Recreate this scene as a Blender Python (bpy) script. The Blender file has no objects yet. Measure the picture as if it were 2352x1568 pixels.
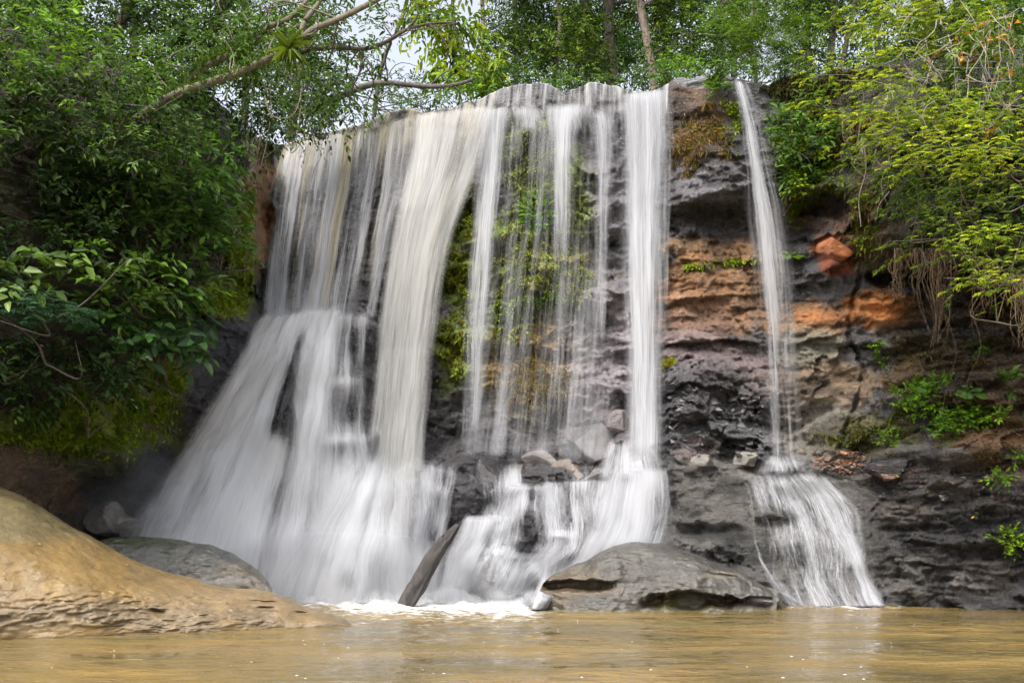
import bpy, math, random
import numpy as np
from mathutils import Vector
from mathutils.bvhtree import BVHTree

# ------------------------------------------------------------------ camera, sky, sun, exposure
SC = bpy.context.scene
COL = SC.collection
R = math.radians
CAM_H = 1.5
cd = bpy.data.cameras.new('camera'); cam = bpy.data.objects.new('camera', cd); COL.objects.link(cam)
cam.location = (0, 0, CAM_H); cam.rotation_euler = (R(90), 0, 0)
cd.lens = 35.0; cd.sensor_width = 36.0; cd.shift_y = 0.185; cd.clip_start = 0.1; cd.clip_end = 2000
SC.camera = cam
SUN_EL, SUN_AZ = R(55), R(208)      # azimuth clockwise from +Y
w = bpy.data.worlds.new('World'); SC.world = w; w.use_nodes = True
nt = w.node_tree; bg = nt.nodes['Background']
sky = nt.nodes.new('ShaderNodeTexSky'); sky.sky_type = 'NISHITA'; sky.sun_disc = False
sky.sun_elevation = SUN_EL; sky.sun_rotation = SUN_AZ; sky.dust_density = 6.0; sky.air_density = 1.0; sky.ozone_density = 1.0
hs = nt.nodes.new('ShaderNodeHueSaturation'); hs.inputs['Saturation'].default_value = 0.38
nt.links.new(sky.outputs[0], hs.inputs['Color']); nt.links.new(hs.outputs[0], bg.inputs['Color'])
bg.inputs['Strength'].default_value = 0.15
sl = bpy.data.lights.new('sun', 'SUN'); sl.energy = 0.9; sl.angle = R(20); sl.color = (1.0, 0.95, 0.86)
so = bpy.data.objects.new('sun', sl); COL.objects.link(so)
so.rotation_euler = (R(90) - SUN_EL, 0, -SUN_AZ + math.pi)
sdir = Vector((math.sin(SUN_AZ) * math.cos(SUN_EL), math.cos(SUN_AZ) * math.cos(SUN_EL), math.sin(SUN_EL)))
so.rotation_euler = (-sdir).to_track_quat('-Z', 'Y').to_euler()
so.location = sdir * 60
SC.view_settings.view_transform = 'Standard'; SC.view_settings.look = 'None'
SC.view_settings.exposure = 1.38; SC.view_settings.gamma = 1.0
SC.render.engine = 'CYCLES'
SC.cycles.transparent_max_bounces = 48; SC.cycles.max_bounces = 8
SC.cycles.diffuse_bounces = 4; SC.cycles.glossy_bounces = 3; SC.cycles.transmission_bounces = 4
SC.cycles.use_denoising = True
SC.cycles.use_adaptive_sampling = True; SC.cycles.adaptive_threshold = 0.03

# ------------------------------------------------------------------ maths helpers
F = 35.0 / 36.0 * 2352.0; U0, V0 = 1176.0, 1219.0     # (u, v): measured positions in a 2352 x 1568 survey of the view

def P(u, v, Y):
    u, v, Y = np.broadcast_arrays(np.asarray(u, float), np.asarray(v, float), np.asarray(Y, float))
    return np.stack([(u - U0) / F * Y, Y, CAM_H + (V0 - v) / F * Y], -1)

_prm = np.random.default_rng(7).permutation(256); _prm = np.concatenate([_prm, _prm, _prm])
_g3 = np.random.default_rng(8).normal(size=(256, 3)); _g3 /= np.linalg.norm(_g3, axis=1)[:, None]

def pn(p):
    """gradient noise, about -0.7..0.7; p (...,3)"""
    p = np.asarray(p, float); i = np.floor(p).astype(int); f = p - i
    w_ = f * f * f * (f * (f * 6 - 15) + 10); out = 0
    for dx in (0, 1):
        for dy in (0, 1):
            for dz in (0, 1):
                h = _prm[(_prm[(_prm[(i[..., 0] + dx) & 255] + i[..., 1] + dy) & 255] + i[..., 2] + dz) & 255]
                g = _g3[h]
                d = g[..., 0] * (f[..., 0] - dx) + g[..., 1] * (f[..., 1] - dy) + g[..., 2] * (f[..., 2] - dz)
                wx = w_[..., 0] if dx else 1 - w_[..., 0]
                wy = w_[..., 1] if dy else 1 - w_[..., 1]
                wz = w_[..., 2] if dz else 1 - w_[..., 2]
                out = out + d * wx * wy * wz
    return out * 1.5

def fbm(p, o=4, lac=2.03, gain=0.5):
    p = np.asarray(p, float); s = 0; a = 1.0
    for k in range(o):
        s = s + a * pn(p + 17.3 * k); p = p * lac; a *= gain
    return s

def sstep(a, b, x):
    t = np.clip((x - a) / (b - a), 0, 1); return t * t * (3 - 2 * t)

def cells(x, y, seed=0):
    """cellular noise: offset and tilt of the nearest cell, and the distance to the cell border"""
    ix, iy = np.floor(x).astype(int), np.floor(y).astype(int)
    b1 = np.full(x.shape, 9.0); b2 = np.full(x.shape, 9.0); val = np.zeros(x.shape)
    for dx in (-1, 0, 1):
        for dy in (-1, 0, 1):
            cx, cy = ix + dx, iy + dy
            h = _prm[(_prm[(cx + seed) & 255] + cy) & 255]
            h2 = _prm[h + 91]; h3 = _prm[h + 37]; h4 = _prm[h + 11]; h5 = _prm[h + 63]
            ox, oy = x - (cx + h / 255.0), y - (cy + h2 / 255.0)
            d = np.hypot(ox, oy)
            v_ = (h3 / 255.0 - .5) + ox * (h4 / 255.0 - .5) * 1.6 + oy * (h5 / 255.0 - .5) * 1.6
            near = d < b1
            b2 = np.where(near, b1, np.minimum(b2, d)); val = np.where(near, v_, val); b1 = np.where(near, d, b1)
    return val, b2 - b1

def nrm(a):
    return a / np.maximum(np.linalg.norm(a, axis=-1, keepdims=True), 1e-9)

# ------------------------------------------------------------------ mesh helpers
def link(o, parent=None):
    COL.objects.link(o)
    if parent is not None: o.parent = parent
    return o

def mesh(name, verts, faces, mat, parent=None, smooth=True, col=None, attrs=None, uv=None):
    """verts (n,3), faces list of (m,k) int arrays"""
    verts = np.asarray(verts, np.float32).reshape(-1, 3)
    if not isinstance(faces, list): faces = [faces]
    faces = [np.asarray(f, np.int32) for f in faces if len(f)]
    me = bpy.data.meshes.new(name)
    me.vertices.add(len(verts)); me.vertices.foreach_set('co', verts.ravel())
    idx = np.concatenate([f.ravel() for f in faces]); tot = np.concatenate([np.full(len(f), f.shape[1], np.int32) for f in faces])
    st = np.concatenate([[0], np.cumsum(tot)[:-1]]).astype(np.int32)
    me.loops.add(len(idx)); me.loops.foreach_set('vertex_index', idx)
    me.polygons.add(len(tot)); me.polygons.foreach_set('loop_start', st); me.polygons.foreach_set('loop_total', tot)
    me.polygons.foreach_set('use_smooth', np.full(len(tot), smooth))
    me.update(calc_edges=True)
    if col is not None:
        c4 = np.ones((len(verts), 4), np.float32); c4[:, :3] = np.asarray(col, np.float32).reshape(-1, 3)
        a = me.attributes.new('Col', 'FLOAT_COLOR', 'POINT'); a.data.foreach_set('color', c4.ravel())
    for k, v in (attrs or {}).items():
        a = me.attributes.new(k, 'FLOAT', 'POINT'); a.data.foreach_set('value', np.asarray(v, np.float32).ravel())
    if uv is not None:
        l = me.uv_layers.new(name='flow'); l.data.foreach_set('uv', np.asarray(uv, np.float32).reshape(-1, 2)[idx].ravel())
    me.validate()
    o = bpy.data.objects.new(name, me); me.materials.append(mat)
    return link(o, parent)

def grid_faces(r, c, off=0):
    i = np.arange((r - 1) * c).reshape(r - 1, c)[:, :-1].ravel() + off
    return np.stack([i, i + 1, i + c + 1, i + c], 1)

def tag(o, label=None, cat=None, group=None, kind=None):
    if label: o['label'] = label
    if cat: o['category'] = cat
    if group: o['group'] = group
    if kind: o['kind'] = kind
    return o

def thing(name, label, cat, loc, group=None):
    o = bpy.data.objects.new(name, None); o.empty_display_size = 0.2
    link(o); o.location = [float(q) for q in loc]
    return tag(o, label, cat, group)

class Bag:
    """collects shapes in world space; built as one mesh under a thing (shifted to the thing's origin)"""
    def __init__(s): s.v = []; s.f = []; s.c = []; s.n = 0
    def add(s, v, f, c):
        v = np.asarray(v, float).reshape(-1, 3)
        c = np.broadcast_to(np.asarray(c, float), (len(v), 3))
        s.v.append(v); s.c.append(c)
        for q in (f if isinstance(f, list) else [f]): s.f.append(np.asarray(q, int) + s.n)
        s.n += len(v)
    def build(s, name, mat, parent=None, smooth=True):
        v = np.concatenate(s.v)
        if parent is not None: v = v - np.array(parent.location)
        by = {}
        for f in s.f: by.setdefault(f.shape[1], []).append(f)
        return mesh(name, v, [np.concatenate(q) for q in by.values()], mat, parent, smooth, col=np.concatenate(s.c))

def spline(pts, n):
    """Catmull-Rom through pts, n samples"""
    pts = np.asarray(pts, float); m = len(pts)
    if m == 2: return pts[0] + (pts[1] - pts[0]) * np.linspace(0, 1, n)[:, None]
    q = np.vstack([2 * pts[0] - pts[1], pts, 2 * pts[-1] - pts[-2]])
    d = np.linalg.norm(np.diff(pts, axis=0), axis=1) + 1e-9; cum = np.concatenate([[0], np.cumsum(d)])
    x = np.linspace(0, cum[-1], n); k = np.clip(np.searchsorted(cum, x, 'right') - 1, 0, m - 2)
    t = ((x - cum[k]) / d[k])[:, None]; a, b, c, e = q[k], q[k + 1], q[k + 2], q[k + 3]
    return .5 * (2 * b + (c - a) * t + (2 * a - 5 * b + 4 * c - e) * t ** 2 + (3 * b - a - 3 * c + e) * t ** 3)

def tube(bag, pts, r0, r1, col, sides=6, n=None, rough=0.0, seed=0, cap=True):
    pts = np.asarray(pts, float)
    n = n or max(4, len(pts) * 4); c = spline(pts, n); T = nrm(np.gradient(c, axis=0))
    ref = np.where(np.abs(T[:, 2:3]) > .9, np.array([[1., 0, 0]]), np.array([[0, 0, 1.]]))
    A = nrm(np.cross(T, ref)); B = np.cross(T, A)
    th = np.arange(sides) / sides * 2 * np.pi
    r = np.linspace(r0, r1, n)[:, None]
    dirs = A[:, None] * np.cos(th)[None, :, None] + B[:, None] * np.sin(th)[None, :, None]
    rr = np.broadcast_to(r, (n, sides))
    if rough:
        rr = rr * (1 + rough * fbm(c[:, None] * np.array([5, 5, 2.]) + dirs * 1.5 + seed, 3))
    V = c[:, None] + dirs * rr[..., None]
    f = []
    for j in range(sides):
        i = np.arange(n - 1) * sides
        f.append(np.stack([i + j, i + (j + 1) % sides, i + sides + (j + 1) % sides, i + sides + j], 1))
    bag.add(V.reshape(-1, 3), np.concatenate(f), col)

# ------------------------------------------------------------------ materials
def new_mat(name):
    m = bpy.data.materials.new(name); m.use_nodes = True
    t = m.node_tree; t.nodes.clear()
    return m, t, t.nodes.new('ShaderNodeOutputMaterial')

def nd(t, kind, **kw):
    n = t.nodes.new(kind)
    for k, v in kw.items():
        if k in n.inputs.keys(): n.inputs[k].default_value = v
        else: setattr(n, k, v)
    return n

def attr(t, name):
    n = t.nodes.new('ShaderNodeAttribute'); n.attribute_name = name; return n

def mth(t, op, a, b=None, c=None, clamp=False):
    n = t.nodes.new('ShaderNodeMath'); n.operation = op; n.use_clamp = clamp
    for i, q in enumerate((a, b, c)):
        if q is None: continue
        if isinstance(q, (int, float)): n.inputs[i].default_value = q
        else: t.links.new(q, n.inputs[i])
    return n.outputs[0]

def maprange(t, x, a, b, c, d, smooth=False):
    n = t.nodes.new('ShaderNodeMapRange'); n.interpolation_type = 'SMOOTHSTEP' if smooth else 'LINEAR'
    t.links.new(x, n.inputs[0])
    for i, q in enumerate((a, b, c, d)): n.inputs[i + 1].default_value = q
    return n.outputs[0]

def noise_tex(t, scale, detail=4, rough=.55, vec=None, mapping=None, dist=0.0):
    n = t.nodes.new('ShaderNodeTexNoise'); n.inputs['Scale'].default_value = scale
    n.inputs['Detail'].default_value = detail; n.inputs['Roughness'].default_value = rough
    n.inputs['Distortion'].default_value = dist
    if vec is None: vec = t.nodes.new('ShaderNodeTexCoord').outputs['Object']
    if mapping is not None:
        mp = t.nodes.new('ShaderNodeMapping'); mp.inputs['Scale'].default_value = mapping
        t.links.new(vec, mp.inputs['Vector']); vec = mp.outputs[0]
    t.links.new(vec, n.inputs['Vector']); return n.outputs['Fac']

def rock_mat(name, wet=0.45, var=0.55, bump=0.5, strata=2.2, plates=.5, coat=.5):
    """wet or dry rock: base colour from the Col attribute, mottled by noise; layered bump"""
    m, t, out = new_mat(name)
    b = nd(t, 'ShaderNodeBsdfPrincipled'); L = t.links.new
    n1 = noise_tex(t, 1.7, 6, .62); n2 = noise_tex(t, 9, 5, .65, mapping=(1, 1, strata)); n3 = noise_tex(t, 42, 5, .75)
    c = attr(t, 'Col').outputs['Color']
    f = mth(t, 'ADD', mth(t, 'MULTIPLY', n1, .45), mth(t, 'MULTIPLY', n2, .4)); f = mth(t, 'ADD', f, mth(t, 'MULTIPLY', n3, .3))
    k = maprange(t, f, .36, .80, 1 - var, 1 + var * 1.25)
    mx = nd(t, 'ShaderNodeMix', data_type='RGBA', blend_type='MULTIPLY'); mx.inputs[0].default_value = 1
    L(c, mx.inputs[6]); cr = t.nodes.new('ShaderNodeCombineColor'); L(k, cr.inputs[0]); L(k, cr.inputs[1]); L(k, cr.inputs[2]); L(cr.outputs[0], mx.inputs[7])
    L(mx.outputs[2], b.inputs['Base Color'])
    rn = noise_tex(t, 3.1, 4, .6)
    L(maprange(t, rn, .35, .65, max(.12, wet - .2), min(.95, wet + .25)), b.inputs['Roughness'])
    b.inputs['Specular IOR Level'].default_value = .5
    h = mth(t, 'ADD', mth(t, 'MULTIPLY', n2, 1.0), mth(t, 'MULTIPLY', n3, .35))
    tc = t.nodes.new('ShaderNodeTexCoord'); mp = nd(t, 'ShaderNodeMapping'); mp.inputs['Scale'].default_value = (1, 1, 2.6)
    wn = nd(t, 'ShaderNodeTexNoise'); wn.inputs['Scale'].default_value = 2.6; wn.inputs['Detail'].default_value = 5
    L(tc.outputs['Object'], wn.inputs['Vector'])
    va = nd(t, 'ShaderNodeVectorMath', operation='ADD'); vs = nd(t, 'ShaderNodeVectorMath', operation='SCALE'); vs.inputs['Scale'].default_value = .8
    L(wn.outputs['Color'], vs.inputs[0]); L(tc.outputs['Object'], va.inputs[0]); L(vs.outputs[0], va.inputs[1]); L(va.outputs[0], mp.inputs[0])
    for sc, am in ((1.9, plates), (5.2, plates * .5)):      # broken plates of rock with sharp steps between them
        vo = nd(t, 'ShaderNodeTexVoronoi', feature='F1'); vo.inputs['Scale'].default_value = sc; L(mp.outputs[0], vo.inputs['Vector'])
        sp = t.nodes.new('ShaderNodeSeparateColor'); L(vo.outputs['Color'], sp.inputs[0])
        h = mth(t, 'ADD', h, mth(t, 'MULTIPLY', sp.outputs[0], am))
    b.inputs['Coat Weight'].default_value = coat; b.inputs['Coat Roughness'].default_value = .16
    bp = nd(t, 'ShaderNodeBump'); bp.inputs['Strength'].default_value = bump; bp.inputs['Distance'].default_value = .2
    L(h, bp.inputs['Height']); L(bp.outputs[0], b.inputs['Normal']); L(bp.outputs[0], b.inputs['Coat Normal'])
    L(b.outputs[0], out.inputs[0]); return m

def leaf_mat(name, trans=.3, rough=.42, spec=.45):
    m, t, out = new_mat(name); L = t.links.new
    b = nd(t, 'ShaderNodeBsdfPrincipled'); c = attr(t, 'Col').outputs['Color']
    L(c, b.inputs['Base Color']); b.inputs['Roughness'].default_value = rough; b.inputs['Specular IOR Level'].default_value = spec
    tr = nd(t, 'ShaderNodeBsdfTranslucent')
    g = nd(t, 'ShaderNodeMix', data_type='RGBA', blend_type='MULTIPLY'); g.inputs[0].default_value = 1
    L(c, g.inputs[6]); g.inputs[7].default_value = (1.5, 1.5, .7, 1); L(g.outputs[2], tr.inputs[0])
    mx = nd(t, 'ShaderNodeMixShader'); mx.inputs[0].default_value = trans
    L(b.outputs[0], mx.inputs[1]); L(tr.outputs[0], mx.inputs[2]); L(mx.outputs[0], out.inputs[0]); return m

def bark_mat(name):
    m, t, out = new_mat(name); L = t.links.new
    b = nd(t, 'ShaderNodeBsdfPrincipled'); c = attr(t, 'Col').outputs['Color']
    n = noise_tex(t, 14, 5, .7, mapping=(1, 1, .35)); n2 = noise_tex(t, 2.5, 3, .6)
    k = maprange(t, mth(t, 'ADD', mth(t, 'MULTIPLY', n, .6), mth(t, 'MULTIPLY', n2, .4)), .35, .65, .5, 1.5)
    cr = t.nodes.new('ShaderNodeCombineColor')
    for i in range(3): L(k, cr.inputs[i])
    mx = nd(t, 'ShaderNodeMix', data_type='RGBA', blend_type='MULTIPLY'); mx.inputs[0].default_value = 1
    L(c, mx.inputs[6]); L(cr.outputs[0], mx.inputs[7]); L(mx.outputs[2], b.inputs['Base Color'])
    b.inputs['Roughness'].default_value = .85
    bp = nd(t, 'ShaderNodeBump'); bp.inputs['Strength'].default_value = .7; bp.inputs['Distance'].default_value = .03
    L(n, bp.inputs['Height']); L(bp.outputs[0], b.inputs['Normal']); L(b.outputs[0], out.inputs[0]); return m

M_CLIFF = rock_mat('wet_cliff', .24, .75, .8, plates=.6, coat=.55)
M_OCHRE = rock_mat('ochre_sandstone', .42, .5, .3, strata=1.5, plates=.12, coat=.15)
M_WETROCK = rock_mat('wet_boulder', .24, .55, .4, plates=.25, coat=.6)
M_LEAF = leaf_mat('leaf', .34, .5, .18); M_FINE = leaf_mat('fine_leaf', .38, .6, .12); M_MOSS = leaf_mat('moss_blade', .2, .8, .1)
M_GLOSS = leaf_mat('glossy_leaf', .28, .38, .3)
M_BARK = bark_mat('bark')

# ------------------------------------------------------------------ the cliff: depth of the rock face over the survey
def lip_v(u):
    x = [-900, 0, 300, 450, 520, 560, 590, 640, 700, 760, 820, 870, 900, 935, 980, 1010, 1060, 1110, 1150, 1180, 1230, 1270, 1290, 1310, 1350, 1380, 1420, 1450, 1500, 1530, 1550, 1600, 1660, 1685, 1735, 1765, 1790, 1830, 1880, 2000, 2352, 3200]
    y = [-60, 60, 140, 200, 250, 290, 315, 332, 318, 302, 290, 264, 255, 252, 258, 250, 237, 222, 205, 196, 192, 199, 213, 206, 190, 190, 200, 211, 208, 196, 182, 177, 168, 178, 190, 196, 181, 168, 172, 150, 110, 60]
    u = np.asarray(u, float); z = np.zeros_like(u)
    return np.interp(u, x, y) + 5 * fbm(np.stack([u / 38., z, z + 2.5], -1), 4)

CP = np.array([
 # left bank
 (-500,1400,13.5),(-500,1000,14),(-500,600,14.5),(-500,0,15),(0,1400,16),(0,1130,17),(60,1000,17.6),(100,800,17.6),(100,400,18),(100,150,18.5),(300,1050,19.2),(300,850,19),(300,600,19),(300,250,19.8),
 (200,1170,20.3),(240,1250,20.2),(240,1400,19.8),(480,760,21.2),(450,900,20.9),(400,950,20.8),(330,1060,20.5),(300,1150,20.7),(500,500,21),(500,300,21.8),(560,740,22.6),(560,560,22.3),(560,350,23),
 (595,420,24.2),(600,600,24.6),(600,720,24.6),(620,350,26.5),(650,345,27.8),(640,560,26.9),(630,700,26.3),(700,330,27.3),(720,560,26.6),(720,690,26.4),
 # left cascade: ledge and apron
 (600,745,23.6),(700,716,24.0),(780,718,24.2),(850,725,24.6),(700,800,23.4),(600,900,22.8),(500,1000,22.2),(420,1100,21.7),(340,1200,21.2),(330,1300,21),(800,840,23.7),(800,850,23.4),(800,985,23.2),(780,1000,22.6),(850,1000,23.2),(600,1100,22),(740,1100,22.2),(600,1300,21.6),(760,1300,21.8),(700,1400,21.5),(860,1100,22.7),(860,1300,22),(900,1400,21.6),(500,1250,21.3),(450,1400,20.8),
 # main wall
 (760,310,26.8),(870,275,25.8),(900,480,25.9),(900,700,25.7),(900,900,25.2),(900,1030,24.6),(1000,270,25.5),(1000,500,25.5),(1000,800,25.1),(1000,1030,24.4),(1100,240,24.9),(1100,300,24.8),(1100,360,25.0),(1100,600,25),(1100,900,24.7),(1100,1030,24.2),
 (1200,205,24.3),(1200,255,24.25),(1200,330,24.6),(1220,520,24.4),(1220,690,23.9),(1250,750,24.5),(1250,900,24.1),(1250,1020,24.0),(1350,200,24.1),(1350,245,24.05),(1350,330,24.4),(1400,520,24.3),(1400,640,24.1),(1380,700,23.8),(1400,740,24.1),(1400,900,23.7),(1400,1030,23.4),(1450,225,24),(1480,260,23.9),(1490,360,24),(1500,600,23.9),(1500,900,23.3),(1500,1040,22.7),
 # lower tier
 (960,1060,23.4),(1050,1062,23.2),(1150,1075,23),(1250,1085,22.9),(1350,1098,22.7),(1450,1085,22.3),(1530,1075,21.9),(1000,1130,22.8),(1000,1380,21.7),(1130,1130,22.7),(1130,1250,22.1),(1130,1390,21.3),(1250,1112,22.6),(1250,1250,21.9),(1250,1390,21.1),(1380,1120,22.3),(1380,1250,21.3),(1350,1390,20.8),(1500,1120,21.8),(1500,1220,21.1),(1500,1390,20.2),
 # right wall
 (1550,190,23.7),(1620,180,23.5),(1560,300,23.6),(1620,300,23.4),(1650,420,22.9),(1600,440,23.1),(1640,480,23.5),(1600,545,23.4),(1640,530,23.5),(1600,580,23.2),(1600,660,23.2),(1600,800,22.9),(1680,880,22.7),(1680,1000,22.5),(1690,1050,22.3),(1570,860,22.2),(1560,950,22),(1640,960,22.1),(1740,1010,22.3),(1560,1050,21.9),
 (1720,190,23.5),(1740,320,23.3),(1770,460,22.8),(1790,520,23.5),(1800,620,23.3),(1800,760,23),(1810,900,22.6),(1820,1040,22.1),
 (1830,180,22.9),(1850,250,22.6),(1860,400,22.4),(1880,500,22.9),(1860,600,22.9),(1920,540,22.2),(1925,575,22.1),(1930,630,22.7),(1880,760,22.7),(1955,700,22.6),(1950,820,22.3),(1950,950,21.8),(1930,1040,21.5),(1975,690,22.3),(2050,690,21.6),(2090,740,21.4),(2000,780,22),(2040,640,22.2),(2030,560,20.8),(2000,400,21.2),(2000,250,21.5),
 (2100,300,19.9),(2100,550,20.0),(2140,640,21.3),(2200,300,19.2),(2200,570,19.3),(2220,680,20.9),(2200,820,20.5),(2200,950,20.1),(2200,1060,20),(2300,300,18.6),(2300,560,18.5),(2320,700,20.2),(2320,850,19.8),(2320,1000,19.3),(2320,1100,19.0),(2060,900,21.2),(2060,1040,20.9),
 # slab
 (1560,1078,21.7),(1560,1150,21.3),(1560,1250,20.9),(1600,1215,21.5),(1560,1390,20.3),(1700,1072,21.6),(1700,1200,21.0),(1700,1390,20.0),(1820,1066,21.6),(1850,1200,20.8),(1850,1390,19.85),(1960,1095,21.1),(2000,1250,20.3),(2000,1390,19.75),(2080,1115,20.5),(2150,1250,19.9),(2200,1392,19.5),(2250,1180,19.6),(2340,1220,19.1),(2340,1395,19.25),(2150,1340,19.7),
 (2900,1400,17.5),(2900,1100,17),(2900,700,17.5),(2900,400,16.5),(2900,50,17.5),(2352,120,19.5),(2000,160,21.8),(-100,1480,15.5),(700,1480,21.3),(1200,1480,20.8),(1700,1480,19.8),(2300,1480,19.0),
], float)

def rbf(cp, u, v):
    s = 400.0
    A = cp[:, :2] / s
    k = lambda d: np.sqrt(d * d + 0.0016)
    D = np.hypot(A[:, None, 0] - A[None, :, 0], A[:, None, 1] - A[None, :, 1])
    n = len(cp); Mx = np.zeros((n + 3, n + 3)); Mx[:n, :n] = k(D) + np.eye(n) * 1e-4
    Mx[:n, n] = 1; Mx[:n, n + 1:] = A; Mx[n, :n] = 1; Mx[n + 1:, :n] = A.T
    sol = np.linalg.solve(Mx, np.concatenate([cp[:, 2], [0, 0, 0]]))
    uu, vv = (np.asarray(u, float) / s).ravel(), (np.asarray(v, float) / s).ravel()
    out = np.empty(len(uu))
    for a in range(0, len(uu), 20000):
        d = np.hypot(uu[a:a + 20000, None] - A[None, :, 0], vv[a:a + 20000, None] - A[None, :, 1])
        out[a:a + 20000] = k(d) @ sol[:n] + sol[n] + uu[a:a + 20000] * sol[n + 1] + vv[a:a + 20000] * sol[n + 2]
    return out.reshape(np.shape(u))

cu = np.concatenate([np.linspace(-500, -40, 46)[:-1], np.linspace(-40, 2400, 800), np.linspace(2400, 2900, 50)[1:]])
NU, NV = len(cu), 400; tt = np.linspace(0, 1, NV)
UU, TT = np.meshgrid(cu, tt); LV = lip_v(UU)
VV = 1480 + (LV - 1480) * TT
YB = rbf(CP, UU, VV)
W0 = P(UU, VV, YB)

def blob(u, v, ru, rv, soft=.55, warp=.35, seed=0.0, U=None, V=None):
    U = UU if U is None else U; V = VV if V is None else V
    q = np.stack([U / 70., V / 70., np.full(U.shape, seed)], -1)
    r = np.hypot((U - u) / ru, (V - v) / rv) + warp * fbm(q, 4)
    return sstep(1 + soft * .5, 1 - soft * .5, r)

# --- relief: beds of rock, fractured blocks, boulder-like bulges under the lower falls
q = W0
rocky = 1 - .75 * blob(60, 560, 430, 560, .5)
strat = fbm(np.stack([q[..., 0] * .45, q[..., 1] * .3, q[..., 2] * 1.7], -1), 5)
big = fbm(q * np.array([.5, .4, .55]), 4)
saw = (q[..., 2] * 1.15 + 1.3 * fbm(q * .35 + 9, 3)) % 1.0
saw = np.where(saw < .82, saw / .82, (1 - saw) / .18)
c1, e1 = cells(q[..., 0] * .9 + .5 * fbm(q * 1.1, 3), q[..., 2] * 1.5 + .5 * fbm(q * 1.1 + 5, 3), 3)
c2, e2 = cells(q[..., 0] * 2.4 + .5 * fbm(q * 2.2, 3), q[..., 2] * 4.0 + .5 * fbm(q * 2.2 + 5, 3), 11)
fine = fbm(q * np.array([3.2, 3, 6.]), 4)
disp = rocky * (.22 * strat + .3 * big - .20 * saw + .26 * c1 + .12 * c2) + .10 * fine - .06 * sstep(.08, 0, e1) * rocky
rough_z = blob(1660, 960, 150, 110, .5, .2) + blob(2150, 1250, 260, 150, .6, .2) * .6
c3, e3 = cells(q[..., 0] * 1.5 + q[..., 2] * .7, q[..., 2] * 1.9 - q[..., 0] * .5, 29)
disp += rough_z * (.30 * c3 + .10 * c2)
shale = np.clip(blob(2170, 1230, 230, 170, .5, .3) + .8 * blob(2250, 860, 180, 130, .6, .3), 0, 1)
lay = (q[..., 2] * 5.5 + 1.6 * fbm(q * np.array([.7, .7, 1.2]) + 4, 4)) % 1.0
disp += shale * (.13 * np.where(lay < .8, lay / .8, (1 - lay) / .2) + .12 * fbm(q * np.array([1.6, 1.6, 6.]), 4))
midw = blob(1700, 760, 230, 260, .6, .3)
disp += 0 * midw * (.10 * np.where(((q[..., 2] * 2.3 + 1.2 * fbm(q * .9 + 2, 4)) % 1.0) > .85, 1.0, 0) + .05 * fbm(q * np.array([1.5, 1.5, 3.5]) + 8, 5))
disp -= midw * .09 * c2
smooth_z = np.clip(blob(1660, 1180, 130, 90, .4, .2) + blob(1900, 1250, 150, 170, .5, .2), 0, 1)
soil_z = np.clip(blob(2220, 830, 190, 190, .6, .25), 0, 1)
disp = disp * (1 - .7 * smooth_z)
disp += soil_z * (.16 * fbm(np.stack([q[..., 0] * .9, q[..., 1], q[..., 2] * 5.0], -1), 4))
casc = np.clip(blob(620, 1050, 330, 320, .5, .2), 0, 1)
disp *= 1 - .6 * casc
# ledges across the left cascade: short risers over shelves
for (lv, amp) in ((865, .18), (1005, .32), (1140, .15)):
    wv = VV + 14 * fbm(np.stack([UU / 90., UU * 0 + lv, UU * 0], -1), 3)
    disp -= blob(760, lv, 170, 90, .6, .1) * amp * sstep(-30, 0, wv - lv) * sstep(70, 10, wv - lv)
for (bu, bv, ru, rv, a) in ((1105, 1235, 62, 62, .55), (1200, 1190, 75, 90, .5), (1010, 1120, 34, 40, .2), (945, 1150, 45, 90, .2), (1060, 1130, 50, 90, .45), (1175, 1125, 45, 30, .3), (1285, 1280, 62, 85, .55), (1350, 1200, 60, 60, .3), (1440, 1180, 80, 90, .35), (1400, 1290, 60, 60, .3), (880, 1210, 110, 90, .4), (640, 1290, 70, 60, .4), (500, 1180, 70, 90, .25), (740, 1210, 80, 80, .3), (1450, 1030, 60, 40, .35)):
    r2 = ((UU - bu) / ru) ** 2 + ((VV - bv) / rv) ** 2
    disp -= a * np.sqrt(np.clip(1 - r2, 0, 1))
disp *= 1 - .6 * blob(1700, 690, 200, 140, .7, .2) - .3 * blob(1640, 420, 120, 70, .6, .2)
# sharp beds: every bed of rock stands a little further out or in than its neighbour
def beds(freq, warp, amp, seed):
    y = q[..., 2] * freq + warp * fbm(q * np.array([.35, .35, .5]) * freq * .5 + seed, 4); k = np.floor(y).astype(int); f = y - k
    r = lambda j: _prm[(j * 7 + seed) & 255] / 255.0
    brk = np.floor(q[..., 0] * freq * .33 + _prm[(k * 3 + seed) & 255] / 40. + .6 * pn(q * freq * .6 + seed)).astype(int)
    return amp * (.55 * r(k) + .45 * _prm[(_prm[(k + seed) & 255] + brk) & 255] / 255.0 - .5) + amp * .35 * (f - .5)
bedz = np.clip(midw + .9 * shale + .8 * blob(1650, 350, 150, 190, .5, .2) + .6 * blob(1000, 800, 620, 420, .5, .2) * (1 - casc) + .7 * blob(480, 850, 120, 160, .5, .2) + .7 * blob(1660, 1180, 130, 110, .5, .2), 0, 1.1) * (1 - .6 * smooth_z)
disp += bedz * (beds(1.5, .9, .30, 3) + beds(3.6, .8, .13, 17) + beds(8.5, .7, .055, 51))
c5, e5 = cells(q[..., 0] * 5.5 + fbm(q * 3, 3), q[..., 2] * 9.5 + fbm(q * 3 + 7, 3), 71)
disp += bedz * .07 * c5
# the overhang that drips below the lip, and cavities
edge_fade = sstep(0, .02, 1 - TT)
disp = disp * (.25 + .75 * sstep(0, .22, 1 - TT))
YC = YB + disp
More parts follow.
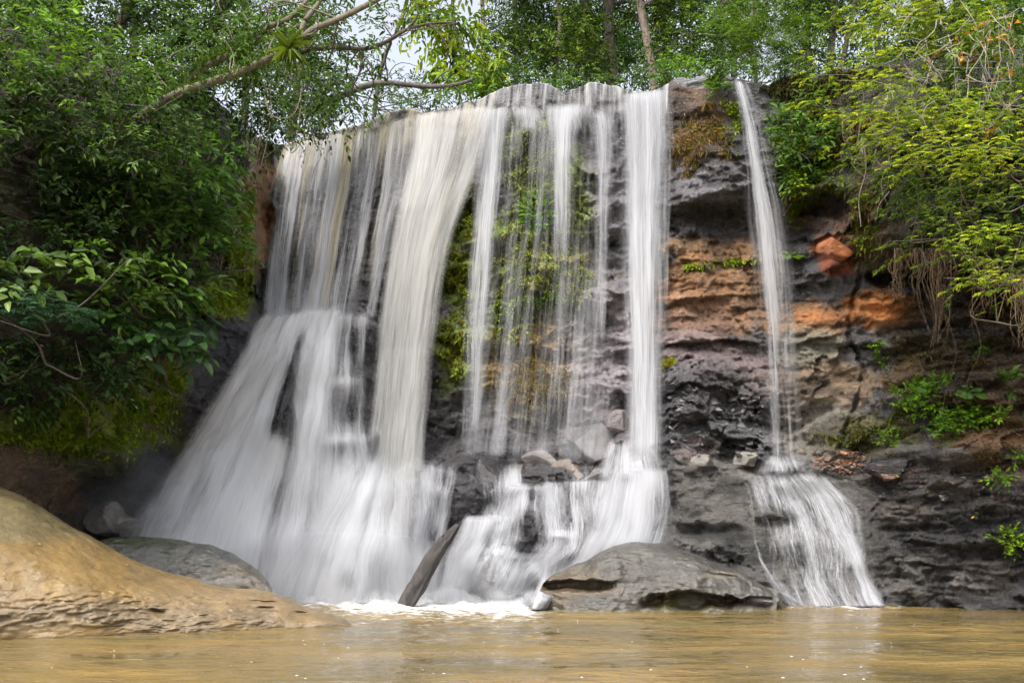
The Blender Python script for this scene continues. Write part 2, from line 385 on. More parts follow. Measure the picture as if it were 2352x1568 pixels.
# the crack between the two orange faces, and deep shadowed recesses
crk = np.abs(UU - np.interp(VV, [540, 640, 700, 770, 860, 950, 1050], [1985, 1975, 1955, 1950, 1985, 1955, 1925]) - 10 * fbm(np.stack([VV / 40., VV * 0, VV * 0], -1), 3))
YC += .25 * sstep(9, 1, crk) * sstep(600, 640, VV) * sstep(1060, 1000, VV)
YC += .55 * blob(1690, 508, 150, 34, 1.2, .45) + .7 * blob(1890, 470, 70, 30, .6, .3) + .8 * blob(2080, 640, 90, 22, .6, .3) + .9 * blob(608, 420, 22, 110, .5, .2)
YC += .35 * blob(1615, 1218, 70, 16, 1.3, .9) + .35 * blob(1655, 1292, 46, 20, 1.2, .8, 3.) + .35 * blob(2160, 1215, 100, 14, 1.0, .8) + .22 * blob(1790, 1200, 50, 12, 1.3, .9, 5.)
VC = VV
WC = P(UU, VC, YC)

# --- base colours of rock, soil and moss, some shifted against light and shade
colr = np.empty(UU.shape + (3,)); colr[:] = (.078, .074, .078)
def paint(c, u, v, ru, rv, a=1.0, soft=.5, warp=.35, seed=0.0):
    k = (blob(u, v, ru, rv, soft, warp, seed) * a)[..., None]
    colr[:] = colr * (1 - k) + np.array(c) * k
SOIL = (.045, .032, .016); MOSS = (.075, .105, .012); DMOSS = (.045, .06, .012); RUST = (.36, .13, .035); TAN = (.22, .125, .062)
GREYR = (.15, .145, .14); BLACK = (.038, .037, .040); PINK = (.26, .18, .16)
paint(SOIL, 0, 600, 545, 700, 1, .2, .1); paint((.14, .085, .045), 60, 1090, 330, 90)  # bank soil kept dark to serve as the darkness behind the leaves
paint((.34, .17, .07), 590, 450, 36, 170, .95, .6); paint((.20, .25, .015), 560, 600, 30, 120, .95); paint((.24, .29, .012), 515, 690, 66, 48, 1)  # pillar and moss colours lightened to offset the shade on this face
paint((.10, .07, .02), 540, 560, 40, 90, .5)
paint((.075, .072, .085), 495, 800, 85, 80); paint((.075, .072, .085), 410, 905, 100, 70); paint((.075, .072, .085), 330, 1030, 65, 100); paint((.05, .045, .04), 260, 1120, 70, 50)
for a in ((110, 985, 150, 40), (270, 935, 130, 40), (215, 1000, 160, 45), (380, 870, 60, 45)): paint((.16, .21, .015), *a, .9, .7, .5)
paint((.10, .075, .02), 360, 960, 60, 35, .8, .7, .5); paint(DMOSS, 230, 1050, 110, 40, .8, .7, .5)
paint((.075, .072, .084), 880, 560, 70, 260, .8)
for a in ((1225, 520, 85, 80), (1195, 620, 85, 90), (1240, 695, 100, 40), (1055, 640, 55, 80), (1055, 800, 55, 90), (1160, 560, 40, 60), (1235, 380, 90, 100), (1300, 480, 60, 90), (1060, 500, 40, 70), (1180, 760, 60, 60), (1320, 640, 40, 60)): paint(MOSS, *a, .85, .8, .6)
paint((.15, .095, .028), 1225, 850, 110, 110, .9, .7, .5); paint((.11, .10, .02), 1230, 920, 90, 50, .7, .8, .6); paint((.13, .09, .03), 1280, 620, 90, 60, .6, .8, .6)
paint((.13, .115, .125), 1400, 880, 130, 200, .9, .6); paint((.09, .088, .10), 1450, 450, 80, 190, .6)
paint((.06, .055, .055), 1100, 960, 200, 60, .6)
paint((.105, .068, .045), 1600, 260, 75, 100, .95); paint((.17, .17, .18), 1620, 182, 75, 22, 1, .3, .15); paint((.115, .11, .12), 1660, 420, 110, 55, .9); paint((.10, .10, .105), 1770, 330, 40, 200, .6)
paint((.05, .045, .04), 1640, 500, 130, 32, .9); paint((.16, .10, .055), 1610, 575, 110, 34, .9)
paint((.20, .105, .048), 1650, 650, 150, 90, .95); paint((.20, .115, .075), 1610, 730, 110, 60, .9, .6, .5); paint((.17, .13, .13), 1580, 790, 90, 40, .8); paint((.16, .12, .12), 1680, 830, 100, 50, .85, .6, .5); paint((.20, .14, .12), 1730, 900, 70, 46, .8); paint((.22, .13, .07), 1720, 680, 60, 80, .6, .6, .5)
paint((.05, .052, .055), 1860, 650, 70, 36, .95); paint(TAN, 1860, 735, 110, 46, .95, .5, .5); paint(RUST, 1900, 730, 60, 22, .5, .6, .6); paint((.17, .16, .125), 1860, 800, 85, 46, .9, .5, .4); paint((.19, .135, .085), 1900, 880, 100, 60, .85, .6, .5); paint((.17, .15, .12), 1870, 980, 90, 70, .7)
paint((.30, .10, .03), 1918, 563, 50, 34, .8, .5, .5); paint((.25, .07, .03), 1925, 610, 40, 26, .9)
paint((.34, .14, .045), 2020, 705, 90, 52, 1, .4, .25); paint((.50, .19, .05), 2050, 722, 50, 36, .8, .7, .5); paint((.28, .25, .23), 2050, 770, 50, 22, .7, .7, .4)
paint((.075, .072, .078), 1640, 930, 130, 105, .85, .7); paint((.17, .13, .13), 1600, 1025, 55, 32, .8); paint((.10, .10, .105), 1700, 990, 90, 40, .7)
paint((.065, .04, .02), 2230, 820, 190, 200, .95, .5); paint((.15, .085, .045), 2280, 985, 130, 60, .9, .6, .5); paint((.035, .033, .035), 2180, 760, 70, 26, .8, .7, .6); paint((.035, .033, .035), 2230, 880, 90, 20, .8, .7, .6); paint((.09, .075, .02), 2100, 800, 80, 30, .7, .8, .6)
paint((.095, .085, .035), 2010, 1000, 110, 50, .8, .7, .5); paint((.16, .15, .145), 2120, 1035, 90, 16, .7); paint((.085, .052, .032), 2200, 1085, 200, 36, .9, .5, .4)
paint((.04, .032, .014), 2230, 380, 330, 230, .95, .3); paint((.065, .085, .014), 1860, 330, 90, 130, .9, .5, .4); paint((.08, .06, .02), 1980, 520, 60, 90, .8); paint((.11, .10, .02), 1830, 480, 40, 60, .7)
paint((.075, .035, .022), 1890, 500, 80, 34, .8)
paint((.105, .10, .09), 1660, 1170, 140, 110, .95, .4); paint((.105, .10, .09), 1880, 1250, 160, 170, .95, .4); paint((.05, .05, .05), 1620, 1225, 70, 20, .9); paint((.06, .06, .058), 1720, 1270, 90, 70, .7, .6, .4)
paint((.052, .049, .047), 2170, 1220, 190, 170, .9, .5, .3); paint((.19, .17, .155), 2275, 1335, 90, 44, .9, .5, .5); paint((.13, .11, .09), 2080, 1180, 60, 30, .6, .7, .5); paint((.12, .115, .10), 2080, 1340, 60, 60, .7)

colr *= (1 + .40 * np.clip(blob(1760, 790, 330, 300, .5, .2) - blob(1640, 940, 130, 100, .5, .2), 0, 1) + 1.5 * blob(1220, 600, 300, 380, .5, .2) + .1 * blob(1720, 1230, 230, 180, .5, .2) + .6 * blob(2230, 960, 230, 190, .5, .2) + .5 * blob(1640, 330, 120, 170, .5, .2))[..., None]  # regions lightened in colour to make up for foliage shade on the walls
paint((.06, .04, .02), 2750, 700, 380, 500, .9, .3); paint((.05, .055, .018), -300, 500, 330, 500, .9, .3)
stain = sstep(.0, .45, fbm(q * np.array([.75, .75, 2.4]) + 11, 5)) * rocky
colr *= (1 - .62 * stain * sstep(700, 1200, UU))[..., None]
paint((.032, .027, .023), 1835, 190, 75, 34, .9); paint((.03, .025, .02), 2000, 190, 160, 60, .8)  # dark crest rock, darkened further to offset skylight falling on it
colr[:] = np.minimum(colr, .6)
# --- plateau behind the lip: the river bed and the forest floor
NB = 26
back = 1.0 + np.concatenate([np.linspace(.006, .05, 6), np.geomspace(.07, 9, NB - 6)])
Yl = YC[-1]; Zl = WC[-1, :, 2]; Xl = WC[-1, :, 0]
rows = []
for b_ in back:
    dy = Yl * (b_ - 1)
    rise = np.where((cu > 640) & (cu < 1545), -.10 * np.minimum(dy, 1.5), 0) + np.where(cu < 600, .35, np.where(cu > 1900, .3, .02)) * np.minimum(dy, 8)
    rows.append(np.stack([Xl * b_, Yl + dy, Zl + rise + .12 * fbm(np.stack([Xl * b_ * .5, (Yl + dy) * .5, Xl * 0], -1), 3)], -1))
WP = np.stack(rows)
colp = np.empty((NB, NU, 3)); colp[:] = (.05, .04, .02); colp[:5] = colr[-1]
V_ALL = np.concatenate([WC.reshape(-1, 3), WP.reshape(-1, 3)])
C_ALL = np.concatenate([colr.reshape(-1, 3), colp.reshape(-1, 3)])
cliff = tag(mesh('cliff', V_ALL, grid_faces(NV + NB, NU), M_CLIFF, col=C_ALL), 'dark layered rock cliff carrying the waterfall', kind='structure')
BV = [(V_ALL, grid_faces(NV + NB, NU))]

# ------------------------------------------------------------------ ground sheet and pool
def flat_grid(xs, ys, z):
    X, Yg = np.meshgrid(xs, ys); return np.stack([X, Yg, np.full(X.shape, z)], -1)
gx = np.array([-700, -200, -60, 0, 60, 200, 700.]); gy = np.array([-700, -200, -40, 0, 14, 24, 60, 200, 700.])
g = flat_grid(gx, gy, -1.6)
tag(mesh('ground', g.reshape(-1, 3), grid_faces(len(gy), len(gx)), M_CLIFF, col=(.06, .045, .025)), kind='structure')

def pool_mat():
    m, t, out = new_mat('muddy_water'); L = t.links.new
    b = nd(t, 'ShaderNodeBsdfPrincipled'); tc = t.nodes.new('ShaderNodeTexCoord').outputs['Object']
    n1 = noise_tex(t, .35, 3, .5, tc, (1, 2.2, 1)); n2 = noise_tex(t, .9, 4, .6, tc, (.9, 1.2, 1)); n3 = noise_tex(t, 3.2, 4, .6, tc, (.8, 1.3, 1)); n4 = noise_tex(t, 11, 3, .55, tc, (.7, 1.5, 1))
    mx = nd(t, 'ShaderNodeMix', data_type='RGBA'); L(maprange(t, n1, .35, .65, 0, 1), mx.inputs[0])
    mx.inputs[6].default_value = (.115, .088, .036, 1); mx.inputs[7].default_value = (.19, .13, .047, 1)
    fo = attr(t, 'foam').outputs['Fac']
    fn = noise_tex(t, 3.2, 6, .7, tc, (.8, 1.8, 1))
    fm = maprange(t, mth(t, 'ADD', fo, mth(t, 'MULTIPLY', mth(t, 'SUBTRACT', fn, .5), 2.6)), .25, 1.25, 0, .95, True)
    m2 = nd(t, 'ShaderNodeMix', data_type='RGBA'); L(fm, m2.inputs[0]); L(mx.outputs[2], m2.inputs[6]); m2.inputs[7].default_value = (.84, .84, .82, 1)
    L(m2.outputs[2], b.inputs['Base Color'])
    L(maprange(t, fm, 0, 1, .05, .7), b.inputs['Roughness']); b.inputs['IOR'].default_value = 1.33
    h = mth(t, 'ADD', mth(t, 'MULTIPLY', n2, 1.0), mth(t, 'MULTIPLY', n3, .5)); h = mth(t, 'ADD', h, mth(t, 'MULTIPLY', n4, .05))
    amp = maprange(t, noise_tex(t, .22, 2, .5, tc, (.7, 1.6, 1)), .4, .62, .35, 1.0)
    h = mth(t, 'MULTIPLY', h, amp)
    bp = nd(t, 'ShaderNodeBump'); bp.inputs['Strength'].default_value = 1.0; bp.inputs['Distance'].default_value = .26
    L(h, bp.inputs['Height']); L(bp.outputs[0], b.inputs['Normal']); L(b.outputs[0], out.inputs[0]); return m
xs = np.concatenate([np.linspace(-60, -11, 12)[:-1], np.linspace(-11, 12, 240), np.linspace(12, 60, 12)[1:]])
ys = np.concatenate([np.linspace(-40, 6, 14)[:-1], np.linspace(6, 24, 190)])
g = flat_grid(xs, ys, 0.0)
pu = g[..., 0] / np.maximum(g[..., 1], .1) * F + U0; pv = V0 + CAM_H * F / np.maximum(g[..., 1], .1)
edge = np.interp(pu, [300, 650, 800, 960, 1225, 1260], [1300, 1368, 1378, 1372, 1378, 1370])       # where the falls meet the pool
d = (pv - edge)
foam = 1.6 * np.exp(-np.clip(d, 0, None) / 17.) * sstep(560, 680, pu) * sstep(1275, 1225, pu)
foam += .55 * np.exp(-np.abs(d - 22) / 34.) * sstep(720, 900, pu) * sstep(1500, 1150, pu) * (g[..., 1] > 8)
foam += 1.0 * np.exp(-((pv - 1392) / 5.5) ** 2) * np.clip(np.exp(-((pu - 1975) / 90) ** 2) + .5 * np.exp(-((pu - 1800) / 40) ** 2), 0, 1) * (g[..., 1] > 8)
foam = np.where(g[..., 1] > 8, foam, 0)
g[..., 2] += np.where(g[..., 1] > 6, .02 * fbm(np.stack([g[..., 0] * .7, g[..., 1] * 1.6, g[..., 0] * 0], -1), 3), 0) + .10 * np.clip(foam, 0, 1) * fbm(np.stack([g[..., 0] * 2.5, g[..., 1] * 4, g[..., 0] * 0 + 3], -1), 3)
tag(mesh('pool_water', g.reshape(-1, 3), grid_faces(len(ys), len(xs)), pool_mat(), attrs={'foam': foam}), kind='structure')

# ------------------------------------------------------------------ rocks
FRONT = []
def ridge_rock(name, label, cat, top, bot, mat, colfn, nu=150, nv=70, dispfn=None, back_dy=1.6, seed=0, ex=1.0):
    """a smooth rock: front face swells from the waterline (bot) up to its skyline (top), then falls away behind.  top (u,v,Y), bot (u,v)"""
    top = np.array(top, float); bot = np.array(bot, float)
    u = np.linspace(max(top[0, 0], bot[0, 0]), min(top[-1, 0], bot[-1, 0]), nu)
    vt = np.interp(u, top[:, 0], top[:, 1]); yt = np.interp(u, top[:, 0], top[:, 2]); vb = np.interp(u, bot[:, 0], bot[:, 1])
    ker = np.hanning(9); ker /= ker.sum()
    sm = lambda a: np.convolve(np.pad(a, 4, 'edge'), ker, 'valid')
    vt = sm(vt); yt = sm(yt); vb = sm(vb)
    yb = CAM_H * F / (vb - V0); zt = CAM_H + (V0 - vt) / F * yt
    yt = np.maximum(yt, yb + .05)
    th = np.concatenate([np.linspace(-.35, 0, 8)[:-1], np.linspace(0, np.pi / 2, nv), np.linspace(np.pi / 2, np.pi * .97, nv // 3)[1:]])[:, None]
    Yr = np.where(th <= np.pi / 2, yb + (yt - yb) * (1 - np.cos(np.clip(th, 0, None) ) ** ex) - .15 * np.minimum(th, 0) * -1, yt + back_dy * (1 - np.sin(th)) )
    Zr = np.where(th < 0, th * 1.2, np.where(th <= np.pi / 2, zt * np.sin(np.clip(th, 0, None)), -.5 + (zt + .5) * np.sin(th)))
    Xr = (u - U0) / F * Yr
    W = np.stack([np.broadcast_to(Xr, Yr.shape), Yr, Zr], -1)
    d = np.zeros(Yr.shape)
    uu = np.broadcast_to(u, Yr.shape); vv = V0 - (Zr - CAM_H) * F / Yr
    fr = sstep(0, .05, np.linspace(0, 1, nu)) * sstep(1, .95, np.linspace(0, 1, nu))
    lowz = sstep(0, .35, np.maximum(zt, 0))
    dd = dispfn(W, uu, vv) * fr * (.3 + .7 * lowz)
    W[..., 1] += dd; W[..., 0] = (uu - U0) / F * W[..., 1]
    W[..., 2] += (.05 * fbm(W * 1.3 + seed, 4)) * fr
    c = colfn(W, uu, vv)
    org = W.reshape(-1, 3).mean(0); org[2] = 0
    o = mesh(name, W.reshape(-1, 3) - org, grid_faces(len(th), nu), mat, col=c.reshape(-1, 3)); o.location = org
    FRONT.append((W.reshape(-1, 3), grid_faces(len(th), nu)))
    return tag(o, label, cat)

def ochre_disp(W, u, v):
    n = .12 * fbm(W * .7, 3)
    scal = fbm(W * np.array([2.2, 2.2, 9.]), 4)
    zone = blob(330, 1400, 330, 45, .8, .4, U=u, V=v)
    ledge = ((W[..., 2] * 3.2 + 1.0 * fbm(W * .8, 3)) % 1.0)
    sc2 = fbm(W * np.array([5, 5, 16.]) + 3, 4); n = n + zone * (.02 * scal + .035 * sc2 - .01 * sstep(.75, 1, ledge)) + .012 * scal + .010 * sc2
    for (a, b, c, d_) in ((545, 1355, 40, 4), (870 - 290, 1338, 32, 3.5), (360, 1402, 20, 7), (800 - 190, 1400, 26, 4), (1035 - 340, 1408, 20, 3.5), (1000 - 390, 1385, 40, 3)):
        n = n + .16 * np.exp(-((u - a) / c) ** 2 - ((v - b - (u - a) * .08) / d_) ** 2)
    return n
def ochre_col(W, u, v):
    c = np.empty(u.shape + (3,)); c[:] = (.165, .113, .052)
    def pz(col, k): c[:] = c * (1 - k[..., None]) + np.array(col) * k[..., None]
    B_ = lambda *a, **k: blob(*a, U=u, V=v, **k)
    pz((.195, .122, .034), B_(160, 1300, 260, 70, soft=.9, warp=.6) * .7)
    pz((.115, .095, .045), B_(60, 1180, 220, 60, soft=.8, warp=.4) * .8)
    pz((.19, .135, .072), B_(560, 1390, 200, 40, soft=.8, warp=.5) * .7)
    pz((.088, .072, .050), B_(300, 1412, 310, 26, soft=.9, warp=.7) * .45)
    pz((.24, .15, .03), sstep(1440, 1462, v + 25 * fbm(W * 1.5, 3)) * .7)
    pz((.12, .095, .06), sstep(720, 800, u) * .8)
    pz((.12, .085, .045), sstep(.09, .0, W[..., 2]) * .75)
    fl = pn(W * np.array([14, 14, 20.])); pz((.14, .10, .06), sstep(.42, .5, fl) * .6)
    return c
OT = [(-420, 960, 15.6), (-200, 1062, 16.2), (0, 1118, 16.6), (60, 1142, 16.7), (110, 1174, 16.8), (170, 1212, 16.9), (235, 1248, 17), (320, 1290, 17.1), (400, 1318, 17.1), (470, 1338, 17.0), (540, 1351, 16.9), (620, 1357, 16.8), (665, 1372, 16.7), (695, 1388, 16.6), (745, 1402, 16.5), (785, 1415, 16.4), (806, 1433, 16.1)]
OB = [(-420, 1500), (-200, 1484), (0, 1470), (180, 1462), (400, 1453), (600, 1445), (760, 1438), (806, 1436)]
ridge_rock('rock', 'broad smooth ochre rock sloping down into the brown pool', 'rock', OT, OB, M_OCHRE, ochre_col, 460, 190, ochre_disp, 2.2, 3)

def dark_disp(W, u, v): return .16 * fbm(W * np.array([.9, .9, 1.4]), 4) + .04 * fbm(W * np.array([4, 4, 8.]), 3)
def dark_col(W, u, v):
    c = np.empty(u.shape + (3,)); c[:] = (.055, .056, .050)
    k = blob(560, 1330, 90, 40, .8, .5, U=u, V=v)[..., None]; c[:] = c * (1 - k) + np.array((.085, .072, .052)) * k
    k = (blob(480, 1332, 120, 10, .8, .6, U=u, V=v) * .7)[..., None]; c[:] = c * (1 - k) + np.array((.11, .105, .10)) * k
    k = (blob(330, 1240, 120, 12, .8, .4, U=u, V=v) * .6)[..., None]; c[:] = c * (1 - k) + np.array((.06, .075, .03)) * k
    return c
DT = [(205, 1252, 18.6), (245, 1233, 18.8), (300, 1230, 18.9), (350, 1232, 18.9), (420, 1241, 18.9), (480, 1252, 18.8), (530, 1270, 18.7), (570, 1292, 18.6), (600, 1315, 18.5), (620, 1336, 18.3), (626, 1356, 18.1)]
DB = [(205, 1412), (400, 1412), (560, 1412), (626, 1412)]
ridge_rock('boulder', 'long dark grey boulder lying behind the ochre rock', 'boulder', DT, DB, M_WETROCK, dark_col, 140, 60, dark_disp, 1.2, 5, .8)

def mid_disp(W, u, v):
    n = .14 * fbm(W * .8, 4) + .035 * fbm(W * np.array([3.5, 3.5, 9.]), 4)
    n += .6 * blob(1330, 1345, 95, 12, .8, .7, U=u, V=v) * sstep(1440, 1380, u)
    n += .7 * blob(1600, 1384, 95, 18, .7, .6, U=u, V=v, seed=2.) + .35 * blob(1740, 1384, 40, 12, .8, .5, U=u, V=v)
    n += .12 * np.exp(-((v - 1322 - .12 * (u - 1650)) / 4) ** 2) * sstep(1600, 1640, u) * sstep(1720, 1690, u)
    return n
def mid_col(W, u, v):
    c = np.empty(u.shape + (3,)); c[:] = (.062, .058, .050)
    def pz(col, k): c[:] = c * (1 - k[..., None]) + np.array(col) * k[..., None]
    B_ = lambda *a, **k: blob(*a, U=u, V=v, **k)
    pz((.085, .062, .035), B_(1290, 1340, 80, 40, soft=.8, warp=.5) * .8)
    pz((.10, .075, .045), B_(1340, 1352, 90, 14, soft=.7, warp=.4) * .9)
    pz((.07, .064, .055), B_(1500, 1375, 70, 30, soft=.8, warp=.5) * .7)
    pz((.05, .042, .02), B_(1600, 1382, 100, 20, soft=.5, warp=.3)); pz((.09, .08, .02), B_(1535, 1390, 40, 12, soft=.8, warp=.4) * .8)
    pz((.17, .15, .12), B_(1665, 1322, 45, 8, soft=.8, warp=.6) * .8)
    pz((.10, .09, .06), sstep(.1, .0, W[..., 2]) * .7)
    return c
MT = [(1228, 1390, 18.9), (1242, 1352, 19.2), (1252, 1332, 19.3), (1272, 1316, 19.45), (1310, 1301, 19.6), (1345, 1288, 19.7), (1375, 1268, 19.8), (1410, 1253, 19.9), (1460, 1246, 19.95), (1510, 1250, 19.95), (1560, 1260, 19.9), (1620, 1280, 19.8), (1680, 1306, 19.7), (1730, 1330, 19.55), (1762, 1346, 19.4), (1778, 1362, 19.2), (1784, 1388, 18.9)]
MB = [(1228, 1396), (1300, 1402), (1400, 1405), (1480, 1403), (1600, 1406), (1700, 1403), (1784, 1400)]
ridge_rock('boulder', 'broad flat grey boulder with a dark hollow, standing in the pool below the falls', 'boulder', MT, MB, M_WETROCK, mid_col, 260, 90, mid_disp, 1.0, 9, .8)

_ico = None
def ico():
    global _ico
    if _ico is None:
        import bmesh
        bm = bmesh.new(); bmesh.ops.create_icosphere(bm, subdivisions=5, radius=1)
        _ico = (np.array([x.co for x in bm.verts]), np.array([[l.index for l in f.verts] for f in bm.faces])); bm.free()
    return _ico

def boulder(u0, v0, u1, v1, Y, col, label, seed, cuts=7, depth=None, tilt=0.0, mat=None, name='boulder', cat='boulder', group=None, moss=0):
    """broken block of rock: a ball cut by random planes and roughened, filling u0..u1, v0..v1 seen at depth Y"""
    r = np.random.default_rng(seed); v, f = ico(); v = v.copy()
    for _ in range(cuts):
        n = nrm(r.normal(size=3)); n[2] *= .8; n = nrm(n); dcut = r.uniform(.36, .68) if cuts > 5 else r.uniform(.5, .8)
        over = v @ n - dcut
        v -= np.where(over > 0, over, 0)[:, None] * n * .985
    v += nrm(v) * ((.035 if cuts > 5 else .07) * fbm(v * 1.6 + seed, 4) + .022 * fbm(v * np.array([5, 5, 11.]) + seed, 3))[:, None]
    ca, sa = math.cos(tilt), math.sin(tilt)
    v = np.stack([v[:, 0] * ca - v[:, 2] * sa, v[:, 1], v[:, 0] * sa + v[:, 2] * ca], -1)
    lo, hi = v.min(0), v.max(0); v = (v - (lo + hi) / 2) / (hi - lo)
    wx = (u1 - u0) / F * Y; wz = (v1 - v0) / F * Y; wy = depth or .8 * min(wx, wz * 1.6)
    v = v * np.array([wx, wy, wz]); v[:, 2] += wz / 2
    org = P((u0 + u1) / 2, v1, Y)
    c = np.array(col) * (1 + .35 * fbm(v * 2.2 + seed, 3))[:, None]
    if moss:
        k = (sstep(.1, .5, fbm(v * 2.5 + 3 + seed, 3) + .6 * (v[:, 2] / wz - .6)) * moss)[:, None]; c = c * (1 - k) + np.array(MOSS) * k
    o = mesh(name, v, f, mat or M_WETROCK, col=np.clip(c, .01, 1)); o.location = org
    BV.append((v + org, f))
    return tag(o, label, cat, group)

GR = 'broken rocks under the falls'
boulder(188, 1150, 285, 1232, 19.6, (.12, .11, .10), 'pale layered rock with wavy grain beside the ochre rock', 11, 6, tilt=.3, group=GR)
boulder(262, 1184, 318, 1232, 19.7, (.16, .148, .135), 'small pale pointed rock at the foot of the white cascade', 12, 6, tilt=-.3, group=GR)
boulder(165, 1138, 240, 1190, 20.2, (.055, .05, .045), 'dark damp rock above the pale layered rock', 13, group=GR)
boulder(1086, 1044, 1172, 1150, 22.9, (.05, .048, .05), 'round black boulder between thin strands of falling water', 14, 5, group=GR)
boulder(1172, 1066, 1212, 1096, 22.9, (.12, .10, .085), 'small brown rock with a trickle running beside it', 15, group=GR)
boulder(1150, 1090, 1195, 1118, 22.7, (.16, .12, .085), 'little tan rock on the crest of the lower ledge', 16, group=GR)
boulder(1196, 1030, 1292, 1082, 23.2, (.20, .18, .17), 'pale slab of rock lying at the base of the mossy cliff', 17, 8, tilt=.12, group=GR)
boulder(1255, 1052, 1352, 1112, 22.8, (.17, .135, .115), 'tan wedge of rock with a sharp ridge under the drizzle', 18, 8, tilt=-.45, group=GR)
boulder(1300, 968, 1415, 1082, 23.2, (.10, .09, .09), 'tall dark wedge of rock leaning against the cliff beside the white column', 19, 8, tilt=.75, group=GR)
boulder(1388, 940, 1440, 1000, 23.1, (.15, .125, .125), 'angular purple rock on top of the dark wedge', 20, 8, tilt=.5, group=GR)
boulder(1340, 1072, 1400, 1112, 22.4, (.10, .095, .095), 'dark rock with a splash around it left of the white apron'.replace('left of', 'beside'), 21, 8, group=GR)
boulder(1398, 1068, 1452, 1106, 22.2, (.11, .10, .10), 'pointed grey rock at the foot of the white column', 22, 8, group=GR)
boulder(1528, 1068, 1570, 1106, 21.75, (.10, .10, .105), 'wet rock at the corner where the apron meets the slab', 23, 7, group=GR)
boulder(1546, 1032, 1592, 1070, 21.75, (.10, .09, .08), 'brown block of rock first in the row above the slab', 24, 8, group='row of rocks above the slab')
boulder(1580, 1042, 1640, 1072, 21.7, (.13, .12, .105), 'grey flat rock in the middle of the row above the slab', 25, 8, group='row of rocks above the slab')
boulder(1684, 1034, 1738, 1072, 21.6, (.15, .14, .12), 'faceted pale rock at the end of the row next to the slim fall', 66, 8, group='row of rocks above the slab')
boulder(1990, 1052, 2082, 1098, 20.6, (.045, .045, .05), 'black layered rock on the brown bank by the orange rubble', 27, 8, group='rocks on the bank')
boulder(2020, 1086, 2064, 1104, 20.45, (.13, .07, .045), 'flat rusty stone tucked below the black layered rock', 28, 6, group='rocks on the bank')
boulder(2155, 1136, 2180, 1150, 19.95, (.13, .13, .125), 'little grey flat stone resting on the dark slope', 29, 6, group='rocks on the bank')
boulder(762, 1300, 832, 1372, 21.2, (.16, .16, .165), 'low grey boulder half drowned in white foam', 30, 2)
boulder(1078, 1268, 1222, 1384, 20.9, (.13, .125, .13), 'rounded boulder veiled by water at the edge of the pool', 31, 3, depth=1.3)
boulder(1874, 550, 1966, 604, 22.0, (.25, .085, .03), 'bright orange block jutting from the cliff under hanging plants', 83, 9, tilt=-.06, depth=.9)
boulder(1700, 1348, 1800, 1400, 19.4, (.10, .095, .085), 'low wet rock touching the pool beside the flat boulder', 34, 4, depth=.8)
boulder(1214, 1368, 1260, 1398, 18.9, (.11, .16, .14), 'smooth grey stone peeping out beside the flat boulder', 35, 2, depth=.5)

GL = 'rocks standing in the small cascades'
boulder(1062, 1090, 1120, 1200, 22.4, (.06, .057, .06), 'dark upright slab between the lacy falls and the stacked rocks', 52, 6, group=GL)
boulder(1100, 1188, 1172, 1290, 21.7, (.07, .068, .07), 'dark block capped with a white crest of water above the veiled boulder', 53, 5, group=GL)
boulder(1160, 1140, 1270, 1262, 21.9, (.075, .072, .078), 'big dark rock streaked with thin water in the middle of the small cascades', 54, 5, group=GL)
boulder(1118, 1108, 1180, 1160, 22.4, (.055, .053, .055), 'small black rock under the first step of the small cascades', 55, 5, group=GL)
boulder(1246, 1228, 1322, 1360, 21.0, (.09, .088, .095), 'tall rounded rock hooded by an arch of white water', 56, 2, group=GL)
boulder(1330, 1236, 1392, 1330, 20.9, (.10, .098, .105), 'smooth rock under the rushing white apron', 57, 2, group=GL)
boulder(900, 1150, 966, 1290, 22.0, (.09, .09, .095), 'grey hump of rock behind the log, thinly covered by water', 58, 3, group=GL)
# orange rubble: too many chips to count
def chips(name, label, zone, n, cols, size, seed, kind='stuff'):
    r = np.random.default_rng(seed); b = Bag()
    u0, u1, v0, v1 = zone
    for _ in range(n):
        u = r.uniform(u0, u1); v = r.uniform(v0, v1); p = surf(u, v)
        if p is None: continue
        s = size * r.uniform(.4, 1.3); k = 5
        th = np.sort(r.uniform(0, 2 * np.pi, k)); pts = np.stack([np.cos(th) * s, np.sin(th) * s * .7, np.zeros(k)], -1)
        n3 = nrm(np.array([r.normal() * .5, -.6 + r.normal() * .4, 1.])); a = nrm(np.cross(n3, [0, 1, .1])); bb = np.cross(n3, a)
        base = np.array(p) + pts[:, :1] * a + pts[:, 1:2] * bb + n3 * .02
        h = s * r.uniform(.15, .4)
        V = np.concatenate([base, base * 1 + n3 * h])
        fs = [np.arange(k, 2 * k)[None]] + [np.array([[i, (i + 1) % k, k + (i + 1) % k, k + i] for i in range(k)])]
        b.add(V, fs, np.array(cols[r.integers(len(cols))]) * r.uniform(.6, 1.25))
    return tag(b.build(name, M_WETROCK, smooth=False), label, 'rubble', kind=kind)

# ------------------------------------------------------------------ ray casting onto what is built so far
def make_bvh(items):
    fs, o = [], 0
    for x in items: fs += (x[1] + o).tolist(); o += len(x[0])
    return BVHTree.FromPolygons(np.concatenate([x[0] for x in items]).tolist(), fs)
BVH = make_bvh(BV + FRONT); BVH_W = make_bvh(BV)      # the second without the rocks standing in front of the falls
EYE = Vector((0, 0, CAM_H))
def surf(u, v, tree_=None):
    d = Vector(((u - U0) / F, 1.0, (V0 - v) / F)).normalized()
    h = (tree_ or BVH).ray_cast(EYE, d)
    return None if h[0] is None else np.array(h[0])
def depth(u, v, tree_=None):
    u, v = np.broadcast_arrays(u, v); out = np.empty(u.shape); fl = out.ravel()
    for i, (a, b) in enumerate(zip(u.ravel(), v.ravel())):
        p = surf(a, b, tree_); fl[i] = 1e3 if p is None else p[1]
    return out
def wdepth(u, v): return depth(u, v, BVH_W)

